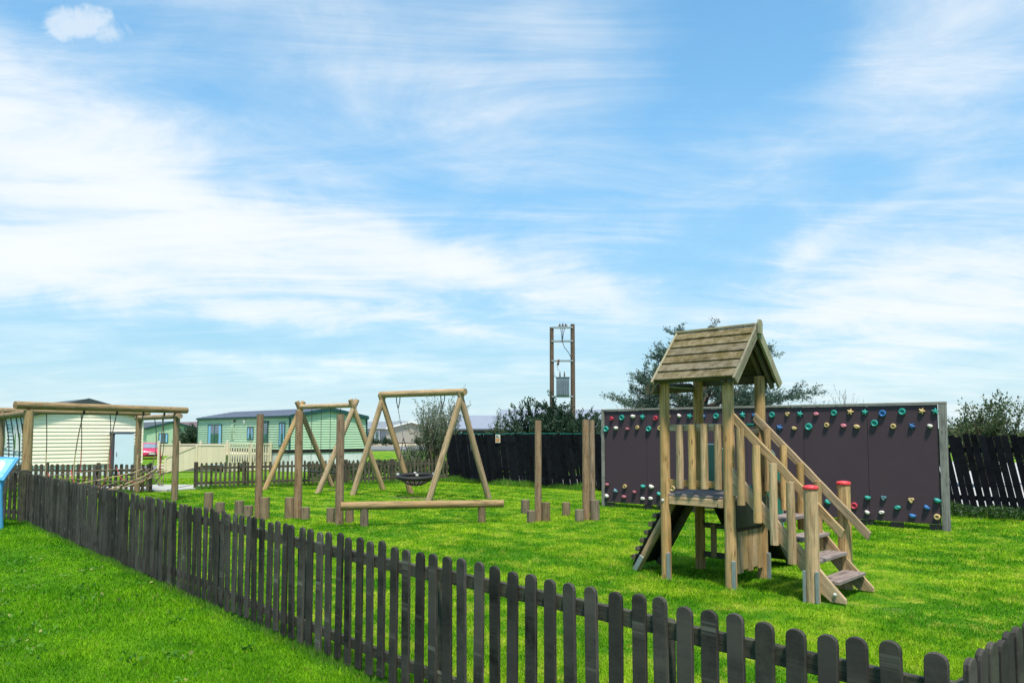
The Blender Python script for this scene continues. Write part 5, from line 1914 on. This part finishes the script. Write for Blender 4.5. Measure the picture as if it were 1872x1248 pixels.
def hedge_row(name, a, b, h, w, n, size, mat, seed, kind_label=None):
    """clipped or wild growth that reads as one mass"""
    rs = np.random.RandomState(seed)
    f = rs.uniform(0, 1, n)
    A, B = np.array(a), np.array(b)
    p = A[None] + (B - A)[None] * f[:, None]
    hh = h * (.72 + .28 * np.array([mnoise.noise((q * np.linalg.norm(B - A) * .55, seed, 0)) for q in f]))
    p[:, 2] += hh * rs.uniform(0, 1, n) ** .7
    nrm = np.array([-(B - A)[1], (B - A)[0], 0]) / np.linalg.norm(B - A)
    p += nrm[None] * rs.normal(0, w / 2.4, n)[:, None]
    d = rs.normal(0, 1, (n, 3)) + np.array([0, 0, .4])
    return leaf_cloud(name, p, d, size, M[mat], None, (0, 0, 0), 1.8, seed)


hedge_row('hedge', (-7.6, 27.6, terrain(0, 27.6)), (-1.2, 28.8, terrain(0, 28.8)), .78, .5, 9000, .09, 'hedge', 31)
hedge_row('weeds', (8.55, 15.25, 0), (11.6, 12.45, 0), .30, .5, 6000, .055, 'hedge', 34)
hedge_row('distant_hedge', (-150, 225, -.3), (150, 225, -.3), 3.6, 5, 26000, .8, 'hedge', 32)
hedge_row('distant_hedge', (-70, 132, -.3), (-34, 128, -.3), 2.6, 3, 5000, .5, 'hedge', 33)


# ------------------------------------------------------------------ grass
def bare_shade_at(x, y):
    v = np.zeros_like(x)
    for (bx_, by_, sx, sy, a, amp) in BARE_AND_SHADE:
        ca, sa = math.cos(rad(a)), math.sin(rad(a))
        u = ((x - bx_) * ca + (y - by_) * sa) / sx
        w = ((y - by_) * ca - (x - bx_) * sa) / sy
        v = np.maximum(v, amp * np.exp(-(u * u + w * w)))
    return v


def blades(name, x, y, z, h, w, mat, seed, lean=.45):
    rs = np.random.RandomState(seed)
    n = len(x)
    a = rs.uniform(0, 2 * math.pi, n)
    b = rs.uniform(0, 2 * math.pi, n)
    ln = np.abs(rs.normal(0, lean, n)) * h
    sx, sy = np.cos(a) * w / 2, np.sin(a) * w / 2
    v = np.zeros((n, 3, 3), 'f')
    v[:, 0] = np.stack([x - sx, y - sy, z], 1)
    v[:, 1] = np.stack([x + sx, y + sy, z], 1)
    v[:, 2] = np.stack([x + np.cos(b) * ln, y + np.sin(b) * ln, z + h], 1)
    me = bpy.data.meshes.new(name)
    me.vertices.add(3 * n)
    me.vertices.foreach_set('co', v.ravel())
    me.loops.add(3 * n)
    me.loops.foreach_set('vertex_index', np.arange(3 * n, dtype='i'))
    me.polygons.add(n)
    me.polygons.foreach_set('loop_start', np.arange(0, 3 * n, 3, dtype='i'))
    me.update()
    at = me.attributes.new('rnd', 'FLOAT', 'POINT')
    at.data.foreach_set('value', np.repeat(rs.uniform(0, 1, n), 3).astype('f'))
    me.materials.append(M[mat])
    o = bpy.data.objects.new(name, me)
    C.objects.link(o)
    o['kind'] = 'stuff'
    return o


def grass():
    rs = np.random.RandomState(4)
    n = 1200000
    # even in angle, thinning with distance
    th = rs.uniform(-rad(52), rad(52), n)
    r = 2.0 * (30 / 2.0) ** (rs.uniform(0, 1, n) ** .92)
    x, y = r * np.sin(th), r * np.cos(th)
    clump = np.sin(x * 5.1 + np.sin(y * 3.3) * 1.7) * np.sin(y * 4.7 + np.sin(x * 2.9) * 1.9)
    clump2 = np.sin(x * 1.3 + 2 * np.sin(y * .9)) * np.sin(y * 1.1 + 2 * np.sin(x * .7))
    keep = (bare_shade_at(x, y) + rs.normal(0, .14, n) < .5) & ((x > -9.6) | (y < 20.7) | (y > 23.4) | (x < -12.4))
    keep &= (y < 29)
    x, y, r = x[keep], y[keep], r[keep]
    cl, cl2 = clump[keep], clump2[keep]
    inside = ((x - 1.35) * .734 + (y - 2.62) * .679) > 0
    h = (.023 + .007 * cl + .005 * cl2) * rs.uniform(.55, 1.5, len(x)) * np.where(inside, .95, 1.1)
    w = .0036 * np.maximum(1, r / 3.2) * rs.uniform(.7, 1.4, len(x))
    z = np.where(y > 24, -.8 * np.clip((y - 24) / 24, 0, 1) ** 2 * (3 - 2 * np.clip((y - 24) / 24, 0, 1)), 0) - .008
    blades('grass', x, y, z, h, w, 'blades', 5, .55)


grass()


def verge(name, lines, seed):
    rs = np.random.RandomState(seed)
    X, Y, H, W = [], [], [], []
    for (p, q, n, hm, sp, wd) in lines:
        f = rs.uniform(0, 1, n)
        p, q = np.array(p), np.array(q)
        d = (q - p) / np.linalg.norm(q - p)
        nr = np.array([-d[1], d[0]])
        g = p[None] + (q - p)[None] * f[:, None] + nr[None] * rs.normal(0, sp, n)[:, None]
        tuft = .55 + .45 * np.sin(f * np.linalg.norm(q - p) * 4.1) * np.sin(f * np.linalg.norm(q - p) * 1.7 + 1)
        X.append(g[:, 0])
        Y.append(g[:, 1])
        H.append(hm * (.35 + .65 * np.clip(tuft, 0, 1)) * rs.uniform(.45, 1.15, n))
        W.append(np.full(n, wd))
    x, y, h, w = map(np.concatenate, (X, Y, H, W))
    blades(name, x, y, np.full(len(x), -.01), h, w, 'verge', seed, .35)


k0, kd = np.array((-2.062, 25.261)), np.array((.7354, -.6776))
kn = np.array((-.6776, -.7354))
f0, fd = np.array(F0), np.array((.679, -.734)) / math.hypot(.679, .734)
verge('long_grass', [(k0 + kn * .12, k0 + kd * 5.9 + kn * .12, 5500, .24, .10, .014),
                     (k0 + kd * 14.4 + kn * .16, k0 + kd * 18.2 + kn * .16, 5200, .34, .12, .010),
                     (f0 - fd * 15.2, f0 + fd * .1, 26000, .085, .05, .005),
                     ((1.5, 2.5), (3.8, 4.5), 5000, .08, .05, .005),
                     ((-9.3, 21.8), (-2.1, 25.4), 7000, .16, .10, .013),
                     ((-14.5, 20.9), (-10.1, 20.65), 3000, .14, .08, .013),
                     ((2.0, 16.95), (7.4, 12.7), 5000, .08, .08, .009)], 41)


def weed_rosettes():
    rs = random.Random(12)
    P, D = [], []
    for k in range(170):
        x, y = rs.uniform(-7, -.8), rs.uniform(4.6, 10)
        if ((x - 1.35) * .734 + (y - 2.62) * .679) > -.15:
            continue
        for j in range(rs.randrange(6, 16)):
            a = rs.uniform(0, 6.3)
            P.append((x + rs.gauss(0, .05), y + rs.gauss(0, .05), .018 + rs.random() * .016))
            D.append((math.cos(a), math.sin(a), .25))
    leaf_cloud('clover', P, D, .038, M['verge'], None, (0, 0, 0), 1.4, 9)


weed_rosettes()
